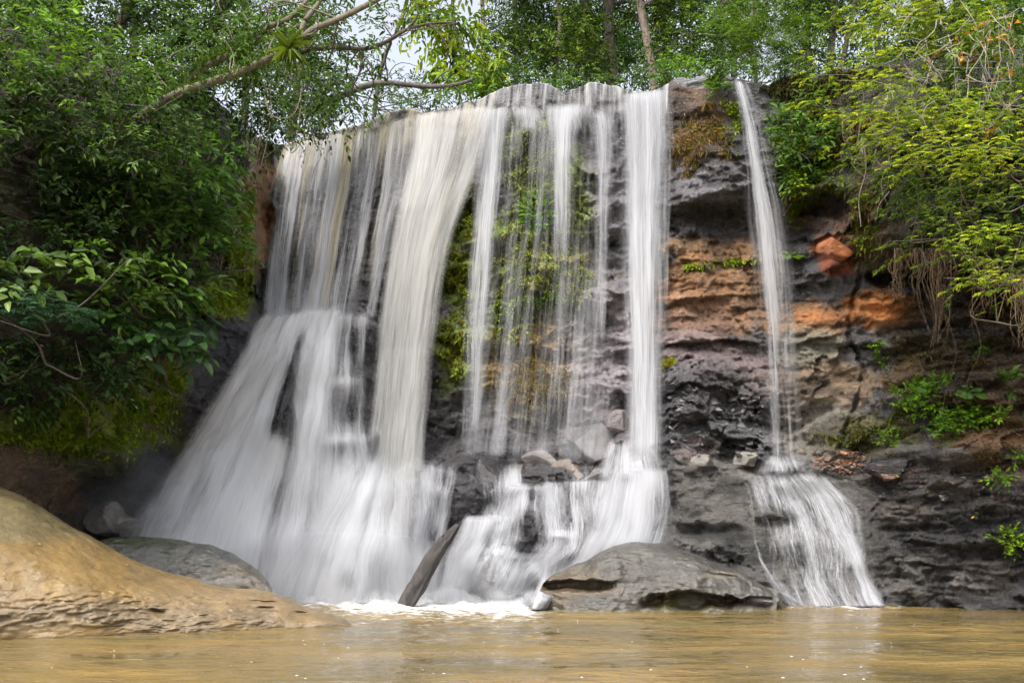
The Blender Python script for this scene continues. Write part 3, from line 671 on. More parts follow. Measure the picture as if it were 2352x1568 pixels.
chips('rubble', 'heap of orange and brown rock chips beside the fan of water', (1868, 1985, 1040, 1088), 190, [(.24, .10, .045), (.16, .085, .05), (.12, .08, .06), (.10, .09, .08)], .075, 41)
chips('gravel', 'dark wet gravel and dead leaves strewn over the sloping bank', (1990, 2352, 1060, 1150), 420, [(.10, .06, .04), (.06, .05, .045), (.14, .08, .05), (.05, .05, .05)], .045, 42)
chips('fallen_leaves', 'yellow fallen leaves scattered over the dark slope', (2050, 2340, 1080, 1200), 16, [(.65, .42, .03), (.5, .45, .05)], .035, 43)
chips('rock_chips', 'slabs of broken shale littering the dark rock pile', (1540, 1760, 880, 1050), 160, [(.08, .078, .085), (.12, .115, .125), (.06, .06, .062)], .11, 44)
chips('leaf_litter', 'small dead leaves and flakes lying on the ochre rock', (10, 640, 1200, 1430), 90, [(.20, .10, .05), (.32, .12, .05), (.10, .07, .05)], .02, 45)

# ------------------------------------------------------------------ the broken log standing in the falls
lg = thing('log', 'weathered grey broken log leaning out of the foam', 'log', (P(942, 1376, 19.9)))
b = Bag(); r = np.random.default_rng(5)
n, sd = 60, 26
c = spline([P(930, 1394, 19.9), P(952, 1352, 19.85), P(984, 1298, 19.8), P(1016, 1250, 19.75), P(1050, 1203, 19.7)], n)
T = nrm(np.gradient(c, axis=0)); A = nrm(np.cross(T, np.array([[0, 1., 0]]))); B2 = np.cross(T, A)
th = np.arange(sd) / sd * 2 * np.pi
rad = np.interp(np.linspace(0, 1, n), [0, .2, .5, .75, .9, 1], [.17, .18, .16, .135, .10, .05])[:, None]
dirs = A[:, None] * np.cos(th)[None, :, None] + B2[:, None] * np.sin(th)[None, :, None]
ang = np.stack([np.cos(th) * 3.2, np.sin(th) * 3.2], -1)
gr = fbm(np.concatenate([np.broadcast_to(ang[None], (n, sd, 2)), np.broadcast_to((np.linspace(0, 2.2, n))[:, None, None], (n, sd, 1))], -1), 4)
rad = rad * (1 + .28 * gr)
V = c[:, None] + dirs * rad[..., None]
jag = (r.uniform(-.55, .08, sd) + .12 * np.cos(th + 2.2))[None, :] * sstep(.80, 1.0, np.linspace(0, 1, n))[:, None]
V += T[:, None] * jag[..., None]
f = []
for j in range(sd):
    i = np.arange(n - 1) * sd
    f.append(np.stack([i + j, i + (j + 1) % sd, i + sd + (j + 1) % sd, i + sd + j], 1))
cl = np.array((.055, .049, .047)) * (1 + .9 * gr[..., None])
b.add(V.reshape(-1, 3), [np.concatenate(f), (np.arange(sd) + (n - 1) * sd)[None]], np.clip(cl.reshape(-1, 3), .02, .4))
b.build('trunk', M_BARK, lg)

# ------------------------------------------------------------------ falling water
def water_mat(name, fx=9.0, fy=.35, soft=1.25, maxa=.97):
    m, t, out = new_mat(name); L = t.links.new
    uv = nd(t, 'ShaderNodeUVMap', uv_map='flow').outputs[0]
    n1 = noise_tex(t, 1.0, 3, .6, uv, (fx * .34, fy * .6, 1), .5); n2 = noise_tex(t, 1.0, 4, .68, uv, (fx * 1.4, fy * 1.5, 1), .35); n3 = noise_tex(t, 1.0, 2, .6, uv, (fx * 5, fy * 4.5, 1), .2)
    n = mth(t, 'ADD', mth(t, 'MULTIPLY', n1, .38), mth(t, 'MULTIPLY', n2, .40)); n = mth(t, 'ADD', n, mth(t, 'MULTIPLY', n3, .22))
    nn = maprange(t, n, .33, .67, -.5, .5)
    d = attr(t, 'dens').outputs['Fac']
    a = maprange(t, mth(t, 'ADD', d, mth(t, 'MULTIPLY', nn, soft)), -.25, 1.2, 0, maxa, True)
    a = mth(t, 'MULTIPLY', a, attr(t, 'fade').outputs['Fac'])
    dif = nd(t, 'ShaderNodeBsdfDiffuse'); trl = nd(t, 'ShaderNodeBsdfTranslucent'); tp = nd(t, 'ShaderNodeBsdfTransparent')
    c = attr(t, 'Col').outputs['Color']
    k = maprange(t, nn, -.5, .5, .84, 1.0); cr = t.nodes.new('ShaderNodeCombineColor')
    for i in range(3): L(k, cr.inputs[i])
    mx = nd(t, 'ShaderNodeMix', data_type='RGBA', blend_type='MULTIPLY'); mx.inputs[0].default_value = 1
    L(c, mx.inputs[6]); L(cr.outputs[0], mx.inputs[7])
    L(mx.outputs[2], dif.inputs[0]); L(mx.outputs[2], trl.inputs[0])
    bp = nd(t, 'ShaderNodeBump'); bp.inputs['Strength'].default_value = .25; bp.inputs['Distance'].default_value = .2
    L(n, bp.inputs['Height']); L(bp.outputs[0], dif.inputs['Normal'])
    m1 = nd(t, 'ShaderNodeMixShader'); m1.inputs[0].default_value = .3; L(dif.outputs[0], m1.inputs[1]); L(trl.outputs[0], m1.inputs[2])
    m2 = nd(t, 'ShaderNodeMixShader'); L(a, m2.inputs[0]); L(tp.outputs[0], m2.inputs[1]); L(m1.outputs[0], m2.inputs[2])
    L(m2.outputs[0], out.inputs[0]); return m
M_FALL = water_mat('falling_water', 9, .26, 1.5, .93)
M_GAUZE = water_mat('gauzy_water', 10, .5, 1.2, .5)
M_SILK = water_mat('silky_water', 8, .32, 1.05)
M_BILLOW = water_mat('billowing_water', 5, .35, .8)
M_LACE = water_mat('lacy_water', 24, 1.6, 1.45, .88)
M_CASC = water_mat('cascading_water', 13, .8, 1.3)
BRIGHT = np.array((.70, .71, .74)); WHITE = np.array((.53, .54, .57)); CREAM = np.array((.48, .43, .29)); WARMW = np.array((.54, .54, .53))  # BRIGHT: colour whitened for cascades in the bank's shade, also used for spray

def blur(a, k):
    for _ in range(k):
        a = .25 * np.roll(np.pad(a, ((1, 1), (0, 0)), 'edge'), 1, 0)[1:-1] + .5 * a + .25 * np.roll(np.pad(a, ((1, 1), (0, 0)), 'edge'), -1, 0)[1:-1]
        a = .25 * np.roll(np.pad(a, ((0, 0), (1, 1)), 'edge'), 1, 1)[:, 1:-1] + .5 * a + .25 * np.roll(np.pad(a, ((0, 0), (1, 1)), 'edge'), -1, 1)[:, 1:-1]
    return a

def erode(a, k):
    for _ in range(k):
        a = np.minimum(a, np.minimum(np.pad(a, ((1, 1), (0, 0)), 'edge')[:-2], np.pad(a, ((1, 1), (0, 0)), 'edge')[2:]))
        a = np.minimum(a, np.minimum(np.pad(a, ((0, 0), (1, 1)), 'edge')[:, :-2], np.pad(a, ((0, 0), (1, 1)), 'edge')[:, 2:]))
    return a

def stream(label, left, right, dens, mat=None, edge=.12, ends=(.02, .06), holes=(), gains=(), free=None, off=.07, layers=2, col=WHITE, colfn=None, band=(.35, 1.2), nt=None, ns=None, blurk=6, seed=0, lift=None, warp=7.0):
    """one body of falling water between two flow lines (survey positions, top to bottom)"""
    Lp, Rp = spline(left, 200), spline(right, 200)
    length = np.linalg.norm(np.diff((Lp + Rp) / 2, axis=0), axis=1).sum(); width = np.linalg.norm(Lp - Rp, axis=1).max()
    nt = nt or int(np.clip(length / 7, 16, 170)); ns = ns or int(np.clip(width / 6, 8, 110))
    t = np.linspace(0, 1, nt); s = np.linspace(0, 1, ns)
    ti = t * 199; Lq = np.stack([np.interp(ti, np.arange(200), Lp[:, i]) for i in (0, 1)], -1); Rq = np.stack([np.interp(ti, np.arange(200), Rp[:, i]) for i in (0, 1)], -1)
    q = Lq[:, None] * (1 - s)[None, :, None] + Rq[:, None] * s[None, :, None]
    u, v = q[..., 0], q[..., 1]; S, Tm = np.meshgrid(s, t)
    wv = fbm(np.stack([S * width / 60. + seed, Tm * length / 90., S * 0], -1), 3) * (warp if free is None else 2.0); u = u + wv
    hit = wdepth(u, v)
    bad = hit > 60
    if bad.any(): hit = np.where(bad, np.nanmedian(np.where(bad, np.nan, hit)), hit)
    if free is None:
        Y0 = np.minimum(blur(erode(hit, 1 + blurk // 6), blurk), hit) - off if blurk < 8 else blur(erode(hit, 1 + blurk // 6), blurk) - off
        if lift is not None: Y0 = Y0 - np.interp(t, *lift)[:, None]
    else:
        tv = np.array(free, float); Y0 = np.interp(Tm, tv[:, 0], tv[:, 1])
        if tv.shape[1] > 2: Y0 = Y0 + (np.interp(Tm, tv[:, 0], tv[:, 2]) - np.interp(Tm, tv[:, 0], tv[:, 1])) * S
        Y0 = np.minimum(Y0, hit - .06)
    Ws = np.interp(t, [0, 1], [1, 1])[:, None] * width / F * 23.0; Lm = length / F * 23.0
    D = np.interp(Tm, *zip(*dens)) if not callable(dens) else dens(S, Tm)
    e = sstep(0, edge, S) * sstep(1, 1 - edge, S) if edge else np.ones_like(S)
    en = np.ones_like(S)
    if ends[0]: en = en * sstep(0, ends[0], Tm)
    if ends[1]: en = en * sstep(1, 1 - ends[1], Tm)
    for (hu, hv, ru, rv, a) in holes: D = D - a * np.exp(-((u - hu) / ru) ** 2 - ((v - hv) / rv) ** 2)
    for (hu, hv, ru, rv, a) in gains: D = D + a * np.exp(-((u - hu) / ru) ** 2 - ((v - hv) / rv) ** 2)
    rg = np.random.default_rng(seed + 100)
    Vv, Ff, Cc, Dd, Uv, Fa = [], [], [], [], [], []
    for k in range(layers):
        o1, o2 = rg.uniform(0, 50, 2)
        bn = fbm(np.stack([S * Ws * band[1] + o1, Tm * Lm * .12 + o2, S * 0 + k], -1), 3) * band[0] * 1.6
        Dk = (D - (.12 if layers > 1 else 0)) + bn
        Dk = Dk - .55 * (1 - e * en)
        Yk = Y0 - .11 * k * (1 if free is not None else .5) + .05 * fbm(np.stack([S * Ws * .9 + o2, Tm * Lm * .25, S * 0], -1), 2)
        if k and free is not None: Yk = np.minimum(Yk, hit - .03)
        W = P(u, v, Yk)
        c = np.broadcast_to(np.asarray(col, float), W.shape).copy()
        if colfn is not None: c = colfn(u, v, S, Tm, c, fbm(np.stack([S * Ws * 2.2 + o1 * 0 + 3, Tm * Lm * .05, S * 0 + 7], -1), 3))
        Vv.append(W.reshape(-1, 3)); Ff.append(grid_faces(nt, ns, k * nt * ns)); Cc.append(c.reshape(-1, 3)); Dd.append(Dk.ravel()); Fa.append((e * en).ravel())
        Uv.append(np.stack([S * Ws + o1, Tm * Lm + o2], -1).reshape(-1, 2))
    V = np.concatenate(Vv); org = V[np.argmin(V[:, 2])].copy()
    o = mesh('waterfall', V - org, np.concatenate(Ff), mat or M_FALL, col=np.concatenate(Cc), attrs={'dens': np.concatenate(Dd), 'fade': np.concatenate(Fa)}, uv=np.concatenate(Uv)); o.location = org
    return tag(o, label, 'waterfall', 'streams of the waterfall')

def cream_top(amount=1.0, vmax=420):
    def fn(u, v, S, T, c, n):
        k = (np.clip(sstep(vmax, 240, v) * .5 + sstep(.15, .5, n) * .8 * sstep(900, 500, v), 0, 1) * amount)[..., None]
        return c * (1 - k) + CREAM * k
    return fn
def lipv(u): return float(lip_v(u)) - 2

def lipline(a, b, n): return [(u, lipv(u)) for u in np.linspace(a, b, n)]

# lip water: thin sheet sliding over the crest for the whole width, cream where it is deep
def lip_strip(label, u0, u1, drop, dn, col=WHITE, colfn=None, seed=0):
    n = int((u1 - u0) / 4); us = np.linspace(u0, u1, n); nt = 20
    t = np.linspace(0, 1, nt); lv = lip_v(us); yl = np.interp(us, cu, YC[-1])
    lean = np.interp(us, [640, 900, 1150, 1400, 1545], [-.30, -.30, -.16, 0, 0])
    V = lv[None] + (t[:, None] ** 1.2) * drop; U = us[None] + lean[None] * (V - lv[None])
    hit = wdepth(U, np.maximum(V, lip_v(U) + 3))
    Y = np.minimum(blur(hit, 4), hit) - .06 - .18 * t[:, None]
    W = P(U, V, Y); W = np.concatenate([(np.array([[0, .5, -.03]]) + W[0])[None], W]);
    Tm = np.concatenate([[-.05], t]); T_, S_ = np.meshgrid(Tm, us, indexing='ij')
    bn = fbm(np.stack([S_ / 12., T_ * .6, S_ * 0 + seed], -1), 4)
    D = dn + .8 * bn; fd = sstep(1.0, .5, T_)
    ef = sstep(u0, u0 + 14, S_) * sstep(u1, u1 - 14, S_); fd = fd * ef; D = D - .5 * (1 - fd)
    c = np.broadcast_to(np.asarray(col, float), W.shape).copy()
    if colfn is not None: c = colfn(S_, T_ * drop + 200, S_, T_, c, bn)
    org = W.reshape(-1, 3)[-1].copy()
    o = mesh('waterfall', W.reshape(-1, 3) - org, grid_faces(nt + 1, n), M_FALL, col=c.reshape(-1, 3), attrs={'dens': D.ravel(), 'fade': fd.ravel()}, uv=np.stack([S_ / F * 25, T_ * drop / F * 25 + seed], -1).reshape(-1, 2)); o.location = org
    return tag(o, label, 'waterfall', 'streams of the waterfall')
def cream_lip(u, v, S, T, c, n):
    k = np.clip(.35 + 1.2 * n + .6 * np.exp(-((u - 950) / 40) ** 2) + .4 * np.exp(-((u - 720) / 60) ** 2), 0, 1) * np.interp(u, [640, 1080, 1200, 1440, 1470, 1545], [.9, .8, .15, .3, .45, .1])
    return c * (1 - k[..., None]) + CREAM * k[..., None]
LIPD = 1
lip_strip('thin glassy yellowish water sliding over the dark crest above the cream curtain', 645, 930, 150, .42, colfn=cream_lip, seed=1)
lip_strip('yellow tinted water bending over the crest above the thick white column', 925, 1160, 120, .5, colfn=cream_lip, seed=2)
lip_strip('thin water over the black humped crest in the middle of the fall', 1150, 1310, 100, .22, colfn=cream_lip, seed=3)
lip_strip('water combing over the crest above the tall white column by the orange wall', 1300, 1548, 100, .34, colfn=cream_lip, seed=4)

# upper fall
def prof(rows):
    """density over (s, t): rows of (t, [(s, d), ...])"""
    def fn(S, T):
        ts = [r[0] for r in rows]; vals = [np.interp(S, *zip(*r[1])) for r in rows]
        out = vals[0].copy()
        for i in range(len(ts) - 1):
            k = np.clip((T - ts[i]) / (ts[i + 1] - ts[i]), 0, 1); out = np.where(T >= ts[i], vals[i] * (1 - k) + vals[i + 1] * k, out)
        return out
    return fn
stream('wide curtain of cream streaked water dropping onto the shoulder of the white cascade', [(646, 331), (630, 430), (612, 560), (596, 745)], [(955, 262), (940, 400), (905, 570), (872, 742)],
       prof([(0, [(0, .3), (.1, .45), (.2, .5), (.3, .4), (.42, .55), (.55, .5), (.65, .4), (.8, .35), (.9, .4), (1, .3)]),
             (.35, [(0, .15), (.08, .3), (.14, .62), (.2, .02), (.27, .5), (.34, -.08), (.42, .62), (.52, .7), (.6, .05), (.7, .28), (.76, -.1), (.84, .2), (.92, -.1), (1, .15)]),
             (.75, [(0, .25), (.07, .55), (.14, .7), (.22, .1), (.28, .65), (.36, .05), (.44, .72), (.56, .8), (.64, .0), (.74, .3), (.8, .02), (.88, .18), (1, .1)]),
             (1, [(0, .4), (.1, .9), (.2, .8), (.3, .85), (.45, 1), (.58, .95), (.66, .0), (.74, .12), (.8, -.1), (1, -.1)])]),
       free=[(0, 27.4, 25.3), (.3, 26.2, 25.2), (1, 23.9, 24.6)], colfn=cream_top(.95), seed=1, edge=.07, band=(.45, 1.9), ends=(.01, .05), layers=2)
stream('thick milky column of water, the heaviest of the fall', [(915, 262), (905, 380), (878, 560), (852, 760), (832, 960), (806, 1170)], [(1160, 236), (1115, 380), (1050, 560), (1020, 760), (1000, 960), (982, 1170)],
       prof([(0, [(0, .1), (.12, .45), (.3, .6), (.5, .4), (.62, .35), (.8, .45), (1, .3)]),
             (.16, [(0, .15), (.12, .75), (.5, .85), (.6, .3), (.7, .3), (.85, .75), (1, .2)]),
             (.38, [(0, .1), (.15, .8), (.45, .88), (.62, .75), (.75, .6), (.9, .5), (1, .1)]),
             (.8, [(0, .05), (.18, .75), (.5, .85), (.75, .7), (.9, .35), (1, -.1)]), (1, [(0, .2), (.2, .9), (.8, .9), (1, .2)])]),
       M_SILK, free=[(0, 25.4, 24.5), (.25, 24.5, 24.3), (.6, 24.0, 24.0), (1, 22.9, 22.9)], seed=4, edge=.22, layers=3, band=(.42, 1.4), col=WARMW, colfn=cream_top(.22, 340), ends=(.01, .12))
stream('white ribbon falling past the moss just beyond the thick column', [(1100, 250), (1078, 420), (1066, 560), (1050, 760), (1040, 1060)], [(1175, 240), (1166, 420), (1152, 560), (1135, 760), (1120, 1060)], [(0, .6), (.25, .42), (.5, .2), (.8, .1), (1, .1)], free=[(0, 24.3), (.3, 24.0), (1, 23.2)], seed=6, edge=.42, band=(.55, 2.4), ends=(.01, .12))
stream('gauzy drizzle in front of the mossy middle of the cliff', [(1130, 262), (1110, 500), (1070, 800), (1030, 1060)], [(1450, 255), (1448, 500), (1440, 800), (1425, 1075)], [(0, .3), (.25, .0), (.7, .08), (1, .4)], M_GAUZE, free=[(0, 24.3, 23.5), (.3, 24.0, 23.3), (1, 23.0, 22.8)], seed=7, edge=.15, band=(.42, 2.6), layers=2, ends=(.05, .04))
stream('broken white stream leaping off the step above the green ferns', [(1248, 236), (1256, 330), (1258, 470), (1266, 680)], [(1345, 228), (1330, 330), (1324, 470), (1318, 680)], [(0, .75), (.2, .66), (.6, .36), (1, .0)], free=[(0, 23.7), (.3, 23.5), (1, 23.3)], seed=8, edge=.42, band=(.5, 2.2), ends=(.05, .25))
stream('faint thread of water below the ferns', [(1278, 560), (1272, 760), (1262, 1050)], [(1310, 560), (1300, 760), (1290, 1050)], [(0, .2), (.5, .12), (1, .1)], free=[(0, 23.35), (1, 22.9)], seed=9, edge=.3, band=(.4, 2.5), ends=(.2, .06))
stream('pair of thin white strands between the ferns and the tall column', [(1340, 236), (1358, 330), (1370, 480), (1364, 720), (1358, 900)], [(1420, 245), (1420, 330), (1402, 480), (1400, 720), (1396, 900)], [(0, .5), (.25, .38), (.6, .2), (1, -.05)], free=[(0, 23.6), (.3, 23.4), (1, 22.9)], seed=10, edge=.4, band=(.5, 2.4), ends=(.05, .3))
stream('tall white column falling straight down beside the brown rock wall', [(1405, 215), (1412, 330), (1416, 500), (1424, 720), (1430, 900), (1425, 1100)], [(1552, 200), (1548, 330), (1540, 500), (1536, 720), (1532, 900), (1536, 1100)], [(0, .8), (.12, .82), (.5, .66), (.8, .55), (1, .65)], free=[(0, 23.4), (.3, 23.1), (1, 21.9)], seed=11, edge=.38, layers=3, band=(.5, 1.9), ends=(.01, .1))
stream('spray of drops off the edge of the tall column', [(1505, 235), (1512, 330), (1508, 560), (1500, 800)], [(1552, 215), (1558, 330), (1548, 560), (1540, 800)], [(0, .3), (.3, .22), (1, .05)], free=[(0, 23.3), (1, 22.4)], seed=12, edge=.35, band=(.5, 3.0), layers=1, ends=(.05, .3))
stream('row of white bursts where water hits the step below the humped crest', [(1140, 236), (1140, 262), (1150, 320)], [(1440, 226), (1440, 256), (1440, 320)], [(0, .1), (.3, .32), (.65, .1), (1, -.3)], M_CASC, off=.08, seed=13, edge=.08, band=(.8, 2.2), ends=(.3, .4), blurk=10, gains=((1300, 240, 40, 14, .5), (1410, 240, 40, 14, .4), (1180, 250, 40, 10, .3)))
stream('slim waterfall standing apart on the brown wall, thinning as it drops', [(1680, 180), (1690, 260), (1700, 400), (1710, 540), (1724, 700), (1740, 900), (1748, 1070)], [(1720, 186), (1750, 260), (1788, 400), (1820, 540), (1836, 700), (1846, 900), (1856, 1070)], [(0, .55), (.1, .42), (.35, .55), (.5, .5), (.7, .3), (.9, .22), (1, .35)], free=[(0, 23.15), (.08, 22.7), (.3, 22.4), (1, 21.55)], seed=14, edge=.42, layers=2, band=(.45, 3.0), ends=(.01, .04))

# lower cascades that cling to rock
stream('great white cascade fanning out from the shoulder down to the dark boulder', [(600, 716), (540, 815), (472, 925), (390, 1040), (318, 1150), (240, 1290)], [(800, 694), (785, 780), (775, 900), (770, 1000), (760, 1160), (740, 1400)], [(0, .9), (.1, 1.0), (.4, .95), (.7, .9), (1, 1.05)], M_BILLOW, col=BRIGHT, edge=.16, off=.3, layers=2, seed=21, blurk=36, band=(.75, 1.2), ends=(.035, .01),
       holes=((690, 790, 16, 40, .9), (668, 860, 24, 60, 1.1), (650, 940, 34, 60, 1.25), (640, 985, 40, 30, .9), (560, 1100, 40, 80, .35), (470, 1130, 40, 80, .3), (620, 1130, 30, 60, .35)))
stream('white sheets stepping down grey ledges beside the thick column', [(690, 700), (670, 800), (650, 900), (640, 1000), (600, 1150), (520, 1400)], [(868, 712), (868, 800), (870, 900), (874, 1000), (900, 1150), (930, 1400)], [(0, .85), (.15, .6), (.3, .45), (.45, .6), (.6, .7), (1, 1.0)], M_BILLOW, edge=.2, off=.2, layers=2, col=BRIGHT, seed=22, blurk=22, band=(.5, 1.2), ends=(.035, .01),
       holes=((820, 780, 36, 60, .65), (835, 850, 25, 30, .5), (800, 950, 22, 40, .65), (842, 950, 16, 60, .5), (760, 950, 14, 40, .2), (850, 1085, 40, 40, .3), (780, 1030, 30, 20, .3)), gains=((700, 800, 30, 80, .4), (790, 875, 40, 10, .5), (790, 1008, 60, 10, .5)))
stream('boiling white mass of water at the foot of the thick column', [(800, 1000), (740, 1090), (660, 1200), (590, 1300), (540, 1400)], [(965, 1010), (985, 1110), (1005, 1200), (1020, 1300), (1035, 1400)], [(0, .5), (.2, .9), (.6, .95), (1, 1.15)], M_BILLOW, edge=.34, off=.4, layers=2, col=BRIGHT, seed=23, blurk=40, band=(.55, .9), ends=(.3, .01), holes=((800, 1335, 24, 26, .6), (945, 1240, 22, 80, .35), (750, 1290, 30, 20, .25)))
stream('lacy falls over dark rock between the milky column and the log', [(955, 1052), (950, 1120), (940, 1220), (925, 1380)], [(1075, 1050), (1058, 1120), (1036, 1220), (1010, 1380)], [(0, .4), (.3, .3), (.6, .5), (1, .95)], M_CASC, edge=.3, off=.1, layers=2, seed=24, blurk=9, band=(.6, 1.8), ends=(.12, .01), holes=((1060, 1130, 20, 70, .9), (1010, 1100, 16, 24, .5), (990, 1240, 22, 70, .4), (1025, 1230, 12, 40, .4)), gains=((975, 1110, 10, 40, .4), (1020, 1210, 8, 70, .7), (950, 1230, 12, 60, .5), (1000, 1200, 18, 20, .5)))
stream('rounded veil of water between the log and the lower rocks', [(1060, 1180), (1030, 1240), (1005, 1310), (985, 1400)], [(1152, 1182), (1140, 1240), (1100, 1310), (1085, 1400)], [(0, .8), (.2, .65), (.6, .7), (1, .95)], M_SILK, edge=.22, off=.14, layers=2, seed=25, blurk=10, band=(.45, 1.4), ends=(.05, .01), holes=((1125, 1235, 20, 35, .6), (1110, 1290, 18, 30, .4)))
stream('small cascade tumbling over stacked dark rocks in the middle', [(1130, 1105), (1105, 1160), (1085, 1230), (1060, 1300), (1030, 1400)], [(1310, 1108), (1320, 1180), (1330, 1250), (1300, 1300), (1240, 1400)], [(0, .4), (.3, .22), (.6, .3), (1, .75)], M_CASC, edge=.16, off=.08, layers=2, seed=26, blurk=4, band=(.6, 1.6), ends=(.04, .01), holes=((1205, 1215, 36, 40, .35), (1130, 1140, 24, 20, .4), (1130, 1335, 30, 36, .5)), gains=((1140, 1222, 7, 44, .9), (1100, 1200, 14, 40, .5), (1215, 1116, 34, 10, .7), (1205, 1155, 14, 26, .7), (1135, 1265, 44, 7, 1.0), (1200, 1276, 36, 6, .8), (1185, 1340, 30, 50, .35), (1080, 1340, 16, 40, .5), (1140, 1190, 26, 8, .7), (1262, 1180, 8, 50, .5)))
stream('wide veil of water over the middle ledge', [(1230, 1104), (1240, 1160), (1250, 1240), (1235, 1330), (1215, 1400)], [(1440, 1096), (1430, 1160), (1420, 1240), (1360, 1310), (1290, 1400)], [(0, .5), (.3, .36), (.6, .5), (1, 1.0)], M_CASC, edge=.16, off=.1, layers=2, seed=27, blurk=6, band=(.55, 1.4), ends=(.03, .01), holes=((1275, 1270, 24, 50, .75), (1255, 1150, 14, 30, .4), (1330, 1140, 20, 24, .3)), gains=((1345, 1170, 40, 60, .35), (1285, 1226, 30, 9, .9), (1244, 1300, 10, 60, .7), (1320, 1260, 10, 50, .5), (1300, 1102, 60, 8, .5)))
stream('bright white apron rushing off the ledge towards the flat boulder', [(1385, 1072), (1360, 1150), (1320, 1240), (1270, 1320), (1215, 1400)], [(1545, 1058), (1560, 1140), (1556, 1220), (1520, 1310), (1400, 1400)], [(0, .5), (.2, .62), (.7, .7), (1, .9)], M_SILK, edge=.2, off=.2, layers=2, col=WHITE * .84, seed=28, blurk=16, band=(.5, 1.1), ends=(.06, .01), holes=((1380, 1215, 18, 30, .5), (1510, 1190, 30, 60, .6), (1440, 1100, 16, 12, .3), (1330, 1270, 16, 30, .3), (1450, 1220, 16, 40, .4)))
stream('splash sheet at the base of the tall column', [(1395, 1000), (1375, 1050), (1350, 1120)], [(1500, 992), (1525, 1050), (1550, 1115)], [(0, .2), (.4, .55), (1, .7)], M_CASC, edge=.3, off=.12, layers=2, seed=29, blurk=12, band=(.6, 1.8), ends=(.25, .3))
stream('thin white film joining the small cascades along the whole lower ledge', [(950, 1046), (945, 1120), (930, 1230), (905, 1400)], [(1548, 1062), (1556, 1130), (1545, 1220), (1260, 1400)], [(0, .2), (.15, .25), (.5, .2), (1, .8)], M_CASC, edge=.05, off=.06, layers=1, seed=35, blurk=4, band=(.8, 1.3), ends=(.1, .01), holes=((1070, 1110, 26, 60, .5), (1130, 1070, 40, 26, .6), (1260, 1075, 60, 26, .5), (1130, 1330, 30, 40, .3)))
stream('churned white spray along the foot of the falls', [(640, 1322), (630, 1352), (618, 1386)], [(1226, 1330), (1232, 1356), (1244, 1388)], [(0, -.1), (.5, .45), (1, .85)], M_SILK, col=BRIGHT, edge=.06, ends=(.7, .02), layers=2, seed=36, free=[(0, 21.2, 20.9), (1, 20.5, 20.4)], band=(.9, .9))
# fan over the slab
stream('lacy fan of water spreading over the sloping grey slab', [(1706, 1080), (1722, 1150), (1742, 1240), (1762, 1330), (1800, 1396)], [(1895, 1076), (1985, 1170), (2005, 1250), (2010, 1320), (2040, 1396)], [(0, .5), (.2, .42), (.5, .34), (.75, .28), (1, .3)], M_LACE, edge=.12, off=.05, layers=2, seed=30, blurk=3, band=(.30, 2.4), ends=(.12, .01), holes=((1790, 1190, 34, 22, .7), (1800, 1290, 60, 50, .5), (1760, 1230, 14, 60, .2), (1960, 1350, 30, 30, .2)), gains=((1800, 1082, 80, 12, .5), (1900, 1140, 50, 30, .25), (1780, 1380, 40, 16, .3)))
stream('brightest strand of the fan running down to the pool', [(1800, 1078), (1850, 1130), (1905, 1220), (1945, 1300), (1985, 1394)], [(1880, 1074), (1920, 1130), (1965, 1220), (1995, 1300), (2042, 1394)], [(0, .4), (.3, .5), (.6, .75), (1, .85)], M_LACE, edge=.35, off=.08, layers=2, seed=31, blurk=4, band=(.25, 3), ends=(.1, .01))
stream('thin edge strand of the fan hugging the wet slab', [(1706, 1095), (1722, 1200), (1738, 1290), (1768, 1350), (1830, 1396)], [(1730, 1085), (1740, 1200), (1756, 1290), (1800, 1345), (1870, 1396)], [(0, .0), (.4, .1), (.7, .3), (1, .4)], M_LACE, edge=.35, off=.08, layers=1, seed=32, blurk=4, band=(.4, 3), ends=(.1, .02))
stream('little white mound where the slim fall lands on the slab', [(1745, 1040), (1725, 1060), (1700, 1090)], [(1850, 1036), (1880, 1058), (1915, 1090)], [(0, .2), (.5, .75), (1, .5)], M_LACE, edge=.45, off=.1, layers=1, seed=33, blurk=5, band=(.4, 2), ends=(.25, .2))
stream('trickle off the flat boulder into the pool', [(1674, 1358), (1670, 1380), (1664, 1400)], [(1722, 1358), (1724, 1380), (1726, 1400)], [(0, .4), (.4, .32), (1, .2)], M_CASC, edge=.25, off=.1, layers=1, seed=34, blurk=4, band=(.5, 6), ends=(.15, .05))

# drifting spray: thin soft volumes of droplets where the water lands
def mist(label, u, v, Y, rx, ry, rz, dens):
    m, t, out = new_mat('mist'); vol = nd(t, 'ShaderNodeVolumePrincipled'); vol.inputs['Density'].default_value = dens; vol.inputs['Color'].default_value = (.95, .96, 1, 1); vol.inputs['Anisotropy'].default_value = .2
    t.links.new(vol.outputs[0], out.inputs['Volume']); vv, ff = ico(); vv = vv[:]
    o = mesh('mist', vv * np.array([rx, ry, rz]), ff, m); o.location = P(u, v, Y); tag(o, label, 'mist', kind='stuff')
mist('soft mist drifting off the edge of the white cascade', 275, 1130, 19.9, 1.3, .5, 1.0, .35)
mist('spray hanging over the foot of the fall', 780, 1330, 20.4, 3.2, .6, 1.0, .4)
mist('thin spray over the small cascades', 1180, 1345, 20.3, 2.0, .4, .7, .3)

# ------------------------------------------------------------------ vegetation
RG = np.random.default_rng(2024); DENS = 3.6
UP = np.array([0, 0, 1.]); OUT = np.array([0, -1., 0])
LF = np.array([[0, 1, 2, 3], [0, 3, 4, 5]])

